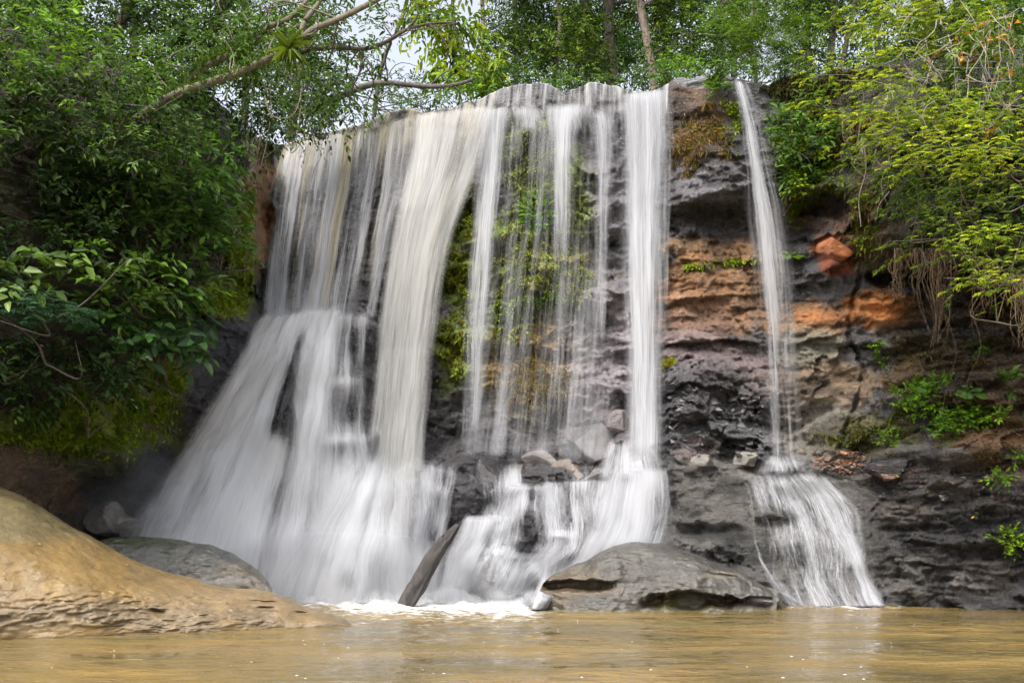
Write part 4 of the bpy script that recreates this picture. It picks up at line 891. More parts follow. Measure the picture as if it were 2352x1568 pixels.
class Leaves:
    def __init__(s): s.v = []; s.c = []
    def add(s, P0, D, N, L, W, col, droop=.18, fold=.22):
        n = len(P0); D = nrm(D); S = nrm(np.cross(D, N)); N2 = np.cross(S, D)
        L = np.broadcast_to(np.asarray(L, float), (n,))[:, None]; W = np.broadcast_to(np.asarray(W, float), (n,))[:, None]
        v = np.empty((n, 6, 3)); up = N2 * W * fold
        v[:, 0] = P0
        v[:, 1] = P0 + D * L * .33 - S * W * .5 + up; v[:, 2] = P0 + D * L * .72 - S * W * .36 + up * .7 - N2 * L * droop * .5
        v[:, 3] = P0 + D * L - N2 * L * droop
        v[:, 4] = P0 + D * L * .72 + S * W * .36 + up * .7 - N2 * L * droop * .5; v[:, 5] = P0 + D * L * .33 + S * W * .5 + up
        s.v.append(v); s.c.append(np.broadcast_to(np.asarray(col, float).reshape(-1, 1, 3), (n, 6, 3)))
    def build(s, name, mat, parent=None):
        v = np.concatenate(s.v); c = np.concatenate(s.c); n = len(v)
        f = (np.arange(n)[:, None, None] * 6 + LF[None]).reshape(-1, 4)
        v = v.reshape(-1, 3)
        if parent is not None: v = v - np.array(parent.location)
        return mesh(name, v, f, mat, parent, smooth=True, col=c.reshape(-1, 3))

def rnd(n, s=1.0): return RG.normal(size=(n, 3)) * s

def sprays(lv, O, T, length, k, L, ratio, pal, droop=.25, spread=.9, face=.45, jit=.35, var=.28, tip=.25, leafdroop=.18):
    """k leaves set alternately along each twig (O, direction T)"""
    m = len(O); T = nrm(T); length = np.broadcast_to(length, (m,))
    t = (np.arange(k) + .6) / k
    Ot = O[:, None] + T[:, None] * (length[:, None] * t)[..., None] - UP * (droop * length[:, None] * t ** 2)[..., None]
    side = nrm(np.cross(T, UP + .01)); sg = np.where(np.arange(k) % 2, 1., -1.)
    Tb = nrm(T[:, None] - UP * (2 * droop * t)[None, :, None])
    D = Tb * .75 + side[:, None] * sg[None, :, None] * spread + RG.normal(size=(m, k, 3)) * jit
    D[:, -1] = Tb[:, -1] + RG.normal(size=(m, 3)) * .15
    N = UP * .8 + OUT * face + RG.normal(size=(m, k, 3)) * .35
    pal = np.array(pal); base = pal[RG.integers(0, len(pal), m)]
    c = base[:, None] * (1 + RG.normal(size=(m, k, 1)) * var * .6) * (1 + RG.normal(size=(m, 1, 1)) * var) * (1 + tip * (t[None, :, None] - .5) * np.array([1.4, 1, .6]))
    q = lambda a: a.reshape(-1, a.shape[-1])
    Ls = L * RG.uniform(.65, 1.2, m * k)
    lv.add(q(Ot), q(D), q(N), Ls, Ls * ratio, np.clip(q(c), .006, .6), leafdroop)
    return Ot

def fronds(lv, O, T, length, k, L, ratio, pal, twig=None, frondlen=.16, kf=5, droop=.15, **kw):
    """feathery sprays: twigs carrying flat fronds of paired leaflets"""
    m = len(O); T = nrm(T); t = (np.arange(kf) + .5) / kf; length = np.broadcast_to(length, (m,))
    Ot = O[:, None] + T[:, None] * (length[:, None] * t)[..., None] - UP * (droop * length[:, None] * t ** 2)[..., None]
    side = nrm(np.cross(T, UP + .01)); sg = np.where(np.arange(kf) % 2, 1., -1.)
    D = T[:, None] * .8 + side[:, None] * sg[None, :, None] * .9 + RG.normal(size=(m, kf, 3)) * .2
    D[..., 2] *= .5
    sprays(lv, Ot.reshape(-1, 3), D.reshape(-1, 3), frondlen, k, L, ratio, pal, droop=.3, spread=1.6, jit=.1, **kw)

def blob_pts(u, v, ru, rv, Y, n, dY=.8, shell=.55):
    d = nrm(rnd(n)); r = RG.uniform(0, 1, n) ** shell
    p = np.stack([u + d[:, 0] * r * ru, v - d[:, 2] * r * rv], -1)
    yy = Y + d[:, 1] * r * dY
    return P(p[:, 0], p[:, 1], yy), d

def clumpy(n, O, thr=-.15, sc=1.1, seed=0):
    k = fbm(O * sc + seed, 3) + RG.normal(size=len(O)) * .12 > thr
    return k

def shrub(name, label, cat, blobs, style='broad', L=.14, ratio=.42, pal=((.06, .12, .015),), dens=1.0, spl=.42, k=6, base=None, stems=5, stemcol=(.10, .085, .065), mat=None, group=None, dY=.7, off=.5, Y=None, up=.25, hang=0.0, thr=-.25, lean=(0, 0, 0), part='foliage', stem_r=.02, twigs=0):
    """blobs: (u, v, ru, rv[, Y]) of foliage; foliage is twigs of leaves through each blob"""
    lv = Leaves(); tw = Bag(); cs = []
    for bl in blobs:
        u, v, ru, rv = bl[:4]
        if len(bl) > 4: y = bl[4]
        elif Y is not None: y = Y
        else:
            y = float(depth(np.array([u]), np.array([v]))[0]); y = (20. if y > 60 else y) - off
        n = int(DENS * dens * ru * rv / (F / y * spl * F / y * L * .5) * 1.9) + 6
        O, d = blob_pts(u, v, ru, rv, y, n, dY)
        kp = clumpy(n, O, thr); O, d = O[kp], d[kp]; cs.append(P(u, v, y))
        if not len(O): continue
        T = d * np.array([1, .7, .6]) + UP * up + OUT * .25 + rnd(len(O), .45) - UP * hang + np.array(lean)
        if style == 'broad': sprays(lv, O, T, spl * RG.uniform(.6, 1.2, len(O)), k, L, ratio, pal)
        elif style == 'droop': sprays(lv, O, T, spl * RG.uniform(.6, 1.2, len(O)), k, L, ratio, pal, droop=.5, spread=.5, leafdroop=.4)
        else:
            T[:, 2] *= .45; fronds(lv, O, T, spl * RG.uniform(.6, 1.2, len(O)), k, L, ratio, pal, var=.22)
        nt_ = min(len(O), int(twigs * len(O)))
        for i in RG.permutation(len(O))[:nt_]:
            e = O[i] + nrm(T[i]) * spl
            tube(tw, [O[i] - nrm(T[i]) * spl * .8 + rnd(1, .06)[0], O[i] + rnd(1, .03)[0], e], .008, .004, stemcol, 3, 5)
    cs = np.array(cs)
    if base is None: base = cs.mean(0) + np.array([0, .4, -.8])
    th = thing(name, label, cat, base, group)
    for c in cs:
        for _ in range(max(1, stems // len(cs))):
            e = c + rnd(1, .45)[0] * np.array([1, .5, .8]); m_ = (np.array(base) + e) / 2 + rnd(1, .25)[0]
            tube(tw, [base, m_, e], stem_r, stem_r * .3, stemcol, 5, 12, .2)
    lv.build(part, mat or M_LEAF, th)
    if tw.n: tw.build('stem', M_BARK, th)
    return th

def tree(label, trunk, r0, r1, bark, blobs, L=.14, ratio=.42, pal=((.06, .12, .015),), dens=1.0, spl=.5, k=7, limbs=4, mat=None, group=None, dY=1.1, style='broad', thr=-.2, up=.15, name='tree', extra=(), hang=0.0, sides=9):
    """trunk: (u, v, Y) from the ground up; blobs (u, v, ru, rv, Y)"""
    tp = np.array([P(*q) for q in trunk]); th = thing(name, label, 'tree', tp[0], group)
    b = Bag(); tube(b, tp, r0, r1, bark, sides, 40, .18)
    for ex, ra, rb in extra: tube(b, [P(*q) for q in ex], ra, rb, bark, 7, 24, .2)
    lv = Leaves(); tc = spline(tp, 40)
    for (u, v, ru, rv, y) in blobs:
        c = P(u, v, y); n = int(DENS * dens * ru * rv / (F / y * spl * F / y * L * .5) * 2.7) + 6
        O, d = blob_pts(u, v, ru, rv, y, n, dY); kp = clumpy(n, O, thr, 1.0); O, d = O[kp], d[kp]
        j = int(np.argmin(np.linalg.norm(tc - c, axis=1) + .4 * np.clip(tc[:, 2] - c[2], 0, 9)))
        for _ in range(max(1, limbs // 2)):
            e = c + rnd(1, .5)[0]; m_ = (tc[j] + e) / 2 + rnd(1, .3)[0]
            tube(b, [tc[j], m_, e], max(.015, r1 * .45), .008, bark, 5, 12, .2)
        if not len(O): continue
        T = d * np.array([1, .7, .6]) + UP * up - UP * hang + rnd(len(O), .45)
        if style == 'feather':
            T[:, 2] *= .45; fronds(lv, O, T, spl * RG.uniform(.6, 1.2, len(O)), k, L, ratio, pal)
        else:
            sprays(lv, O, T, spl * RG.uniform(.6, 1.2, len(O)), k, L, ratio, pal, droop=.5 if style == 'droop' else .25, leafdroop=.4 if style == 'droop' else .18)
    b.build('trunk', M_BARK, th)
    if lv.v: lv.build('crown', mat or M_LEAF, th)
    return th

DK = [(.022, .046, .012), (.034, .066, .016), (.016, .034, .009)]  # dark leaf greens, partly standing in for shade deep in the foliage
MID = [(.056, .110, .022), (.076, .142, .024), (.040, .082, .018)]
BRT = [(.09, .18, .022), (.12, .22, .024), (.07, .145, .02)]
YEL = [(.18, .25, .016), (.14, .22, .016), (.22, .27, .02)]
MIM = [(.25, .31, .02), (.19, .27, .02), (.31, .34, .025), (.14, .21, .018)]  # yellow green leaf colour, brightened for sunlight on the outer sprays
MIMD = [(.07, .12, .014), (.04, .075, .012), (.12, .18, .016)]  # mimosa greens darkened for the shaded interior; also used in trunk moss
FOR = [(.045, .085, .010), (.07, .12, .012), (.11, .17, .015), (.022, .045, .008), (.03, .06, .009)]

# --- forest on the plateau behind the lip
GF = 'forest trees behind the waterfall'
tree('tall forest tree with a thick straight dark trunk behind the humped crest', [(1412, 400, 32), (1406, 190, 32), (1398, 60, 32), (1392, -160, 32), (1390, -420, 32)], .22, .15, (.11, .095, .08), [(1330, 60, 70, 60, 31.5), (1460, 10, 80, 60, 32), (1380, -90, 170, 90, 32), (1350, 140, 70, 40, 31), (1420, -260, 170, 110, 32)], L=.15, pal=FOR, group=GF)
tree('forest tree with a pale pinkish trunk that leans, above the tall white column', [(1512, 400, 30), (1503, 200, 30), (1486, 90, 30), (1462, -40, 30), (1425, -300, 30)], .15, .10, (.23, .18, .15), [(1540, 110, 60, 60, 30), (1550, 20, 90, 70, 30.5), (1450, -110, 140, 70, 30), (1580, 150, 50, 40, 29)], L=.14, pal=FOR, group=GF)
tree('slender pale trunked tree above the black humped crest', [(1262, 400, 34), (1275, 160, 34), (1286, 60, 34), (1276, -120, 34), (1290, -380, 34)], .10, .06, (.24, .20, .16), [(1220, 120, 70, 60, 33.5), (1300, 130, 60, 50, 33), (1240, -60, 120, 70, 34), (1250, -220, 150, 90, 34)], L=.15, pal=FOR, group=GF)
tree('thin grey tree standing against a patch of white sky', [(1118, 400, 36), (1113, 170, 36), (1109, 60, 36), (1104, -120, 36), (1090, -350, 36)], .11, .05, (.22, .19, .15), [(1170, 110, 60, 70, 35), (1180, 20, 60, 60, 35), (1080, -90, 110, 50, 36), (1100, -240, 150, 90, 36)], L=.14, pal=FOR, group=GF, dens=.8)
tree('dark green tree filling the middle of the forest edge', [(1360, 400, 36), (1355, 160, 36), (1340, -100, 36), (1340, -300, 36)], .12, .07, (.09, .08, .065), [(1260, 60, 90, 90, 35.5), (1330, 170, 80, 30, 34), (1200, 170, 90, 30, 33), (1370, 90, 80, 80, 36.5), (1450, 120, 80, 60, 36)], L=.15, pal=[(.05, .12, .018), (.035, .085, .016)], group=GF)
tree('bushy tree with small leaves right behind the gap between the two falls', [(1640, 400, 31), (1650, 150, 31), (1660, 40, 31), (1650, -200, 31)], .11, .06, (.13, .11, .09), [(1620, 90, 80, 70, 30), (1700, 120, 80, 50, 29.5), (1660, 20, 110, 60, 31), (1660, -110, 160, 80, 31), (1620, 150, 70, 26, 28.5)], L=.12, pal=MID, group=GF)
tree('feathery tree spreading over the top of the slim waterfall', [(1742, 360, 28), (1735, 170, 28), (1725, 80, 28), (1740, -80, 28), (1740, -220, 28)], .07, .04, (.22, .19, .14), [(1760, 100, 90, 50, 27.5), (1690, 60, 80, 50, 27.5), (1800, 40, 90, 60, 28), (1760, 150, 70, 20, 27), (1730, -50, 140, 60, 28)], L=.06, ratio=.42, k=9, style='feather', pal=[(.07, .13, .016), (.09, .16, .018)], group=GF, mat=M_FINE, dens=.35)
tree('tree with large drooping yellowish leaves catching the light by the white sky', [(1150, 420, 29), (1110, 230, 29), (1060, 120, 29), (1040, 20, 29), (1050, -160, 29)], .07, .04, (.14, .12, .09), [(1050, 160, 75, 45, 28.5), (1085, 195, 60, 22, 28.2), (1000, 40, 70, 60, 29), (1060, 60, 60, 40, 28.5), (1040, 110, 50, 30, 28.5), (1000, -80, 130, 60, 29), (1110, 150, 40, 30, 28)], L=.26, ratio=.34, style='droop', pal=YEL + [(.10, .18, .016)], group=GF, hang=.3, dens=.9)
tree('forest tree with twin grey stems behind the mimosa bush', [(1905, 300, 30), (1908, 140, 30), (1915, 40, 30), (1925, -200, 30)], .13, .08, (.15, .13, .11), [(1870, 60, 90, 70, 30), (1950, 50, 80, 60, 30), (1900, -80, 150, 70, 30), (1850, 130, 70, 35, 28.5)], L=.13, pal=FOR, group=GF, extra=[([(1905, 300, 30), (1935, 140, 30), (1960, 20, 30), (1980, -160, 30)], .10, .05)])
tree('dense dark tree above the hanging roots at the edge of the forest', [(2160, 260, 27), (2140, 100, 27), (2130, -40, 27), (2130, -240, 27)], .18, .12, (.09, .075, .06), [(2080, 90, 80, 80, 26), (2200, 60, 110, 90, 26.5), (2150, -60, 200, 80, 27), (2320, 80, 100, 90, 26)], L=.14, pal=FOR, group=GF)
tree('tall dim tree at the outer end of the forest', [(2330, 220, 24), (2320, 80, 24), (2330, -60, 24), (2340, -260, 24)], .15, .09, (.12, .10, .085), [(2300, 20, 90, 70, 23), (2420, 60, 120, 110, 23.5), (2330, -100, 200, 80, 24), (2600, 40, 160, 110, 23)], L=.13, pal=MID, group=GF)
tree('airy tree with sparse foliage against the white sky behind the cream curtain', [(840, 460, 33), (860, 260, 33), (880, 140, 33), (930, 20, 33), (960, -150, 33)], .10, .05, (.10, .09, .075), [(930, 190, 60, 30, 32), (1000, 215, 80, 26, 32), (940, 30, 50, 40, 33), (860, 130, 20, 40, 32), (960, -90, 140, 70, 33)], L=.13, pal=[(.045, .085, .02), (.06, .11, .02)], group=GF, dens=.42, limbs=8)
GD = 'dim trees deep in the forest'
for i, (x, y, lab, bl) in enumerate([
    (1180, 48, 'far dark tree seen between the thin grey tree and the pale trunk', [(1180, 120, 90, 80), (1230, 20, 110, 80)]),
    (1340, 50, 'far dark tree hidden behind the thick dark trunk', [(1340, 120, 110, 80), (1380, 20, 110, 80)]),
    (1520, 46, 'far dark tree behind the leaning pinkish trunk', [(1500, 120, 110, 80), (1560, 20, 110, 80)]),
    (1680, 48, 'far dark tree behind the gap between the two falls', [(1650, 110, 90, 60), (1700, 0, 110, 80)]),
    (1850, 44, 'far dark tree behind the feathery tree', [(1850, 140, 60, 50), (1880, 10, 110, 70)]),
    (2010, 42, 'far dark tree behind the upper mimosa branches', [(2040, 150, 110, 70), (1990, 10, 80, 60)]),
    (2200, 38, 'far dark tree behind the bare tangled twigs', [(2180, 100, 140, 120), (2330, 80, 120, 140)]),
    (560, 40, 'far dark tree behind the mossy leaning trunks', [(540, 100, 150, 110), (700, 140, 90, 90)]),
    (300, 36, 'far dark tree behind the bright bush on the bank', [(280, 60, 170, 130), (60, 80, 140, 130)])]):
    tree(lab, [(x, 330, y), (x + 6, 100, y), (x - 8, -140, y)], .16, .10, (.08, .07, .06), [(a, b_, c, d, y) for a, b_, c, d in bl] + [(x, -120, 150, 70, y)], L=.20, pal=[(.03, .065, .013), (.045, .09, .015)], group=GD, spl=.6, dens=.8)
# bushes along the edge of the plateau
for i, (u, v, ru, rv, y, lab, pal, L) in enumerate([
    (1085, 215, 60, 22, 26.8, 'low leafy bush at the crest below the drooping yellowish tree', BRT, .16),
    (1170, 180, 60, 26, 27.5, 'low green bush behind the black humped crest', MID, .14),
    (1300, 185, 60, 22, 28, 'low bush behind the dip between the two humps', MID, .13),
    (1440, 188, 55, 26, 27, 'low bush at the feet of the two big trunks', MID, .13),
    (1580, 160, 60, 28, 26.5, 'bright low bush growing behind the tall white column', BRT, .14),
    (1500, 175, 40, 22, 26.5, 'narrow bush against the base of the leaning trunk', MID, .13),
    (1700, 155, 60, 24, 26, 'thin leafy bush over the source of the slim waterfall', MID, .10),
    (1815, 160, 70, 26, 23.2, 'dusky bush at the crest above the green ledge', DK, .10),
    (905, 245, 50, 16, 28, 'small dim bush at the crest above the cream curtain', MID, .12),
    (985, 238, 50, 18, 28, 'small leafy bush at the crest under the white sky', MID, .12)]):
    shrub('bush', lab, 'bush', [(u, v, ru, rv, y)], L=L, pal=pal, group='bushes along the crest', spl=.35, dens=1.1, dY=.8, stems=4)

# --- trees leaning out from the near bank, with mossy limbs
def moss_on(path, n, L, pal, seed, spread=.07):
    lv = Leaves(); c = spline([P(*q) for q in path], n); j = c + rnd(n, spread) * np.array([1, 1, .5]); lv.add(j, UP + rnd(n, .6) + OUT * .2, OUT + rnd(n, .4), RG.uniform(.5, 1.3, n) * L, L * .16, np.array(pal)[RG.integers(0, len(pal), n)]); return lv
T1 = [(250, 330, 17.6), (330, 262, 17.4), (400, 218, 17.2), (480, 190, 17), (545, 168, 16.9), (600, 142, 16.8), (660, 112, 16.7), (690, 92, 16.7), (720, 68, 16.6), (790, 38, 16.5), (872, -4, 16.4), (980, -70, 16.3)]
t = tree('long mossy tree leaning out over the fall with a bare pale upper limb', T1, .078, .036, (.15, .13, .095), [(600, 60, 90, 60, 17.5), (760, 90, 60, 60, 17.5), (540, 120, 70, 50, 17.6), (820, 60, 50, 60, 18), (700, 40, 70, 50, 18), (860, -60, 120, 50, 17)], L=.13, ratio=.35, pal=MID, dens=.55, extra=[([(690, 92, 16.7), (700, 50, 16.7), (730, 10, 16.8), (760, -40, 16.8)], .05, .03)], group='trees leaning from the bank')
moss_on(T1[0:8], 2200, .10, MID + MIMD, 1).build('moss', M_MOSS, t)
T2 = [(230, 370, 18), (300, 300, 17.9), (360, 250, 17.8), (420, 195, 17.7), (480, 148, 17.6), (540, 122, 17.6), (580, 100, 17.6), (612, 65, 17.6), (665, 42, 17.6), (720, -10, 17.6), (790, -80, 17.6)]
t = tree('second leaning tree with fern covered limb running behind the bare pale limb', T2, .075, .038, (.12, .10, .07), [(440, 90, 90, 60, 18.2), (520, 60, 80, 50, 18.4), (360, 150, 80, 60, 18.2), (640, -40, 130, 50, 18)], L=.12, ratio=.35, pal=MID, dens=.55, group='trees leaning from the bank')
moss_on(T2[1:8], 2200, .12, MIMD + MID, 2).build('moss', M_MOSS, t)
T3 = [(640, 135, 17.6), (700, 116, 17.6), (770, 108, 17.7), (830, 113, 17.8), (880, 100, 17.9), (935, 68, 18), (985, 55, 18.1), (1040, 52, 18.2)]
t = tree('dark mossy limb reaching across the white sky', T3, .055, .02, (.075, .06, .045), [(760, 160, 50, 50, 18), (820, 190, 40, 50, 18.3), (880, 60, 40, 30, 18), (790, 230, 50, 40, 18.5), (930, 45, 40, 24, 18)], L=.13, ratio=.45, pal=MID, dens=.5, extra=[([(830, 113, 17.8), (828, 160, 17.8), (806, 210, 17.8), (802, 250, 17.8)], .03, .012), ([(985, 55, 18.1), (1010, 80, 18.1), (1030, 112, 18.1)], .018, .008), ([(935, 68, 18), (960, 30, 18), (940, -30, 18)], .025, .012)], group='trees leaning from the bank')
moss_on(T3[:5], 260, .06, DK + MID, 3).build('moss', M_MOSS, t)
T4 = [(700, 260, 25), (780, 222, 25), (825, 202, 25), (875, 191, 25), (930, 194, 25), (985, 199, 25), (1025, 198, 25), (1062, 191, 25), (1090, 180, 25)]
tree('low dark limb stretched level above the crest of the fall', T4, .10, .04, (.09, .08, .07), [(760, 245, 60, 40, 25.2), (1040, 185, 40, 16, 25), (820, 255, 40, 26, 25.5), (720, 300, 50, 26, 25.6)], L=.12, pal=MID, dens=.5, extra=[([(985, 199, 25), (1010, 175, 25), (1035, 158, 25)], .03, .01), ([(890, 215, 25.4), (930, 225, 25.6), (975, 250, 25.8)], .02, .01)], group='trees leaning from the bank')
tree('dark trunk slanting up through the leaves at the top of the bank', [(440, 230, 21), (470, 120, 20.8), (500, 50, 20.6), (520, -20, 20.5), (560, -140, 20.4)], .16, .10, (.05, .042, .03), [(430, 60, 100, 70, 20), (570, 20, 90, 50, 20), (480, -60, 180, 60, 20.5), (340, 30, 90, 70, 20)], L=.13, pal=DK + MID, dens=.7, group='trees leaning from the bank')
tree('tree with a brown slanting trunk behind the bright bush', [(170, 260, 21), (230, 130, 21), (285, 40, 21), (310, -20, 21), (350, -160, 21)], .14, .09, (.13, .10, .075), [(250, 20, 110, 60, 20.4), (100, 20, 130, 60, 20), (300, -80, 200, 60, 21), (0, 60, 90, 80, 20)], L=.13, pal=DK + MID, dens=.75, group='trees leaning from the bank')
tree('broad dark tree filling the top corner above the bank', [(60, 330, 20.5), (40, 120, 20.5), (60, -60, 20.5), (90, -220, 20.5)], .18, .12, (.06, .05, .035), [(60, 120, 130, 110, 20), (230, 190, 120, 70, 20), (390, 170, 90, 60, 20.5), (480, 130, 80, 60, 21), (200, -20, 180, 60, 20), (420, 0, 130, 50, 21), (560, 170, 70, 40, 21.5)], L=.14, ratio=.36, pal=MID + DK, dens=.8, group='trees leaning from the bank')
tree('tall leafy tree rising behind the low dark limb', [(660, 420, 30), (680, 220, 30), (700, 60, 30), (690, -160, 30)], .13, .08, (.09, .075, .055), [(620, 90, 90, 80, 30), (720, 60, 80, 70, 30), (560, 150, 80, 70, 29), (700, 200, 70, 50, 29.5), (660, -80, 180, 70, 30)], L=.15, pal=FOR, dens=.6, group=GF)
# curtain of vines and leaves by the cream curtain
shrub('vine_curtain', 'tangle of vines and small leaves hanging beside the cream curtain', 'vine', [(700, 190, 80, 60, 24), (640, 130, 70, 60, 23), (760, 200, 50, 60, 24.5), (690, 260, 70, 40, 24.5), (600, 240, 50, 50, 22.5), (740, 265, 60, 26, 25)], L=.11, ratio=.5, pal=MID + DK, dens=.75, hang=.5, up=0, twigs=.25, stemcol=(.13, .10, .06), stems=12, spl=.4)

# --- shrubs on the near bank
GB = 'shrubs on the steep bank'
def bank(label, blobs, **kw): return shrub('shrub', label, 'shrub', blobs, group=GB, **kw)
bank('bright glossy bush crowning the top of the bank', [(180, 110, 150, 70), (120, 60, 120, 50), (300, 150, 90, 60), (90, 170, 110, 50)], L=.17, ratio=.36, pal=BRT + MID, off=1.6, dens=1.0, twigs=.15, up=.4)
bank('leafy mass crowding round the foot of the leaning trunks', [(250, 300, 110, 60, 16.9), (340, 240, 100, 60, 17), (160, 230, 120, 60, 17), (420, 310, 90, 50, 17.3), (330, 340, 90, 40, 16.9), (30, 150, 90, 70, 17), (10, 230, 80, 60, 17), (0, 60, 80, 60, 17.4)], L=.14, ratio=.34, pal=MID + DK, dens=.9, twigs=.1)
bank('dark leafy mass draped over the shoulder of the bank beside the cream curtain', [(560, 300, 50, 40), (530, 262, 60, 40), (600, 330, 30, 26), (490, 230, 70, 40), (440, 215, 60, 40), (570, 225, 70, 50, 20.6), (620, 250, 50, 50, 21.5), (640, 300, 34, 24, 23.5), (540, 350, 36, 60), (560, 440, 22, 70)], L=.13, ratio=.42, pal=DK + MID, dens=1.2, hang=.6, off=.35, dY=.4)
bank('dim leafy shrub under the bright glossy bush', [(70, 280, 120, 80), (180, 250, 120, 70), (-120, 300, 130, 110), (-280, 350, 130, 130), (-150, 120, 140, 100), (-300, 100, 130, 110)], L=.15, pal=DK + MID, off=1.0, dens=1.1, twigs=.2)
bank('fine leaved shrub where the leaning trunks leave the bank', [(330, 290, 110, 70), (400, 260, 100, 50), (480, 240, 70, 50)], L=.13, ratio=.3, pal=MID, off=1.2, dens=1.0, twigs=.2)
bank('drooping glossy shrub hanging by the brown earth pillar', [(430, 400, 110, 70), (500, 350, 60, 50), (520, 440, 40, 60), (380, 340, 90, 50)], L=.19, ratio=.42, pal=[(.06, .13, .02), (.045, .10, .02), (.08, .17, .022)], off=1.2, dens=1.0, hang=.2)
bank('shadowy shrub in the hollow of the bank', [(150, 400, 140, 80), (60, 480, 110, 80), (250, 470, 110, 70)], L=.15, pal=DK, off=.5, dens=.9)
bank('mid green shrub with glossy leaves halfway up the bank', [(300, 430, 110, 60), (250, 370, 110, 50), (330, 510, 110, 40)], L=.18, pal=MID, off=1.1, dens=1.0)
bank('shrub with pointed leaves above the moss strip', [(470, 540, 80, 50), (520, 500, 40, 40), (430, 490, 80, 40), (540, 560, 30, 40)], L=.17, pal=[(.06, .14, .02), (.05, .11, .02)], off=.9, dens=1.1)
bank('big leaved shrub with pale round leaves at the edge of the picture'.replace('at the edge of the picture', 'low on the bank'), [(45, 595, 70, 36), (20, 640, 60, 40), (150, 600, 60, 30)], L=.24, ratio=.55, pal=[(.09, .15, .022), (.065, .12, .02), (.10, .16, .025)], off=1.7, dens=.6, k=5, spl=.5, mat=M_GLOSS)
bank('bright big leaved shrub spreading across the middle of the bank', [(250, 590, 90, 30), (340, 590, 80, 26), (420, 600, 70, 24), (220, 640, 80, 34), (300, 650, 90, 30)], L=.21, ratio=.44, pal=[(.085, .16, .018), (.06, .12, .016), (.045, .09, .014)], off=1.3, dens=.6, k=6, spl=.5, mat=M_GLOSS)
bank('leafy shrub under the bright big leaved shrub', [(380, 670, 110, 50), (440, 640, 70, 40), (290, 700, 110, 40)], L=.21, pal=MID + BRT[2:], off=1.0, dens=1.0)
bank('bluish feathery shrub drooping below the pale round leaves', [(60, 690, 90, 30), (140, 720, 80, 26), (30, 720, 70, 40)], style='feather', L=.07, ratio=.3, k=9, pal=[(.035, .085, .045), (.03, .07, .035)], off=1.6, dens=.4, mat=M_FINE)
bank('dark shrub with broad lobed leaves close to the wet rock', [(350, 790, 100, 46), (420, 730, 60, 50), (400, 810, 40, 40), (280, 770, 90, 50)], L=.27, ratio=.55, pal=[(.028, .065, .022), (.04, .09, .025), (.05, .12, .022)], off=.8, dens=1.0, k=5, mat=M_GLOSS, hang=.2)
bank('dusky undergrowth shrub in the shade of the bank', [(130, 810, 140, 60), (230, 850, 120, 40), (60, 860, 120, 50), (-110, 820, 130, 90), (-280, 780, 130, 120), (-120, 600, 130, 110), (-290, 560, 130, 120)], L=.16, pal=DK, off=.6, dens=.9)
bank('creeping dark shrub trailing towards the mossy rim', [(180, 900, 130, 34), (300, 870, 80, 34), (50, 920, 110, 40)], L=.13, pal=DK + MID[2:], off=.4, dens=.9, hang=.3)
bank('dim shrub with hanging stems between bright leaves', [(200, 520, 130, 60), (80, 560, 110, 50), (440, 580, 60, 40)], L=.15, pal=DK, off=.6, dens=.8)

# --- feathery mimosa-like growth on the opposite bank
GM = 'feathery shrubs on the sunny bank'
def mim(label, blobs, **kw):
    a = dict(style='feather', L=.050, ratio=.42, k=12, pal=MIM + MIM + MIMD, dens=.38, mat=M_FINE, group=GM, spl=.75, up=.1, lean=(-.45, -.1, -.05), twigs=.10, stemcol=(.16, .13, .09), dY=.6, thr=-.2, stem_r=.011); a.update(kw)
    return shrub('shrub', label, 'shrub', blobs, **a)
mim('bright feathery branch reaching over the mossy ledge', [(1960, 215, 90, 26, 17.6), (2010, 265, 90, 26, 17.4), (1930, 170, 60, 20, 18), (2050, 200, 90, 34, 17.5)])
mim('tall yellow green feathery shrub at the top of the sunny bank', [(2090, 110, 90, 60, 18.3), (2040, 50, 80, 50, 18.8), (2180, 60, 90, 60, 18.4), (2120, 10, 100, 40, 18.6)])
mim('lime feathery shrub in the middle of the sunny bank', [(2100, 290, 110, 36, 17), (2170, 240, 100, 44, 17.1), (2040, 330, 80, 30, 17.2), (2250, 280, 80, 40, 16.8)])
mim('feathery shrub with the most yellow sprays near the bare twigs', [(2230, 370, 110, 36, 16.4), (2310, 330, 70, 40, 16.2), (2160, 350, 90, 30, 16.7), (2340, 400, 60, 36, 16)], pal=MIM[2:3] + MIM[:2])
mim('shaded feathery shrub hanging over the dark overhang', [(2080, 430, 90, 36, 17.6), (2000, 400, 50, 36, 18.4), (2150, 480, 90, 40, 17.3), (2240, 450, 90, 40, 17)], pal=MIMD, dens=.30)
mim('low feathery shrub spilling above the hanging roots', [(2200, 540, 110, 30, 16.6), (2290, 500, 80, 34, 16.3), (2110, 560, 70, 24, 17), (2250, 590, 70, 24, 16.4), (2440, 560, 80, 50, 15.6), (2540, 520, 90, 60, 15.4), (2480, 430, 110, 60, 15.4)], pal=MIMD + MIM[:1], dens=.3)
mim('light sprays dangling at the outer end of the sunny bank', [(2310, 540, 60, 26, 15.6), (2330, 600, 50, 22, 15.5), (2290, 640, 50, 14, 15.6), (2345, 660, 40, 20, 15.4)], dens=.34)
mim('feathery shrub in deep green behind the bare tangled twigs', [(2230, 170, 120, 60, 18.6), (2330, 200, 80, 80, 18.2), (2320, 110, 90, 50, 18.4), (2460, 150, 110, 80, 17.5), (2600, 180, 110, 90, 17), (2480, 290, 110, 60, 16.4), (2620, 320, 100, 80, 16)], pal=MIMD, dens=.3)
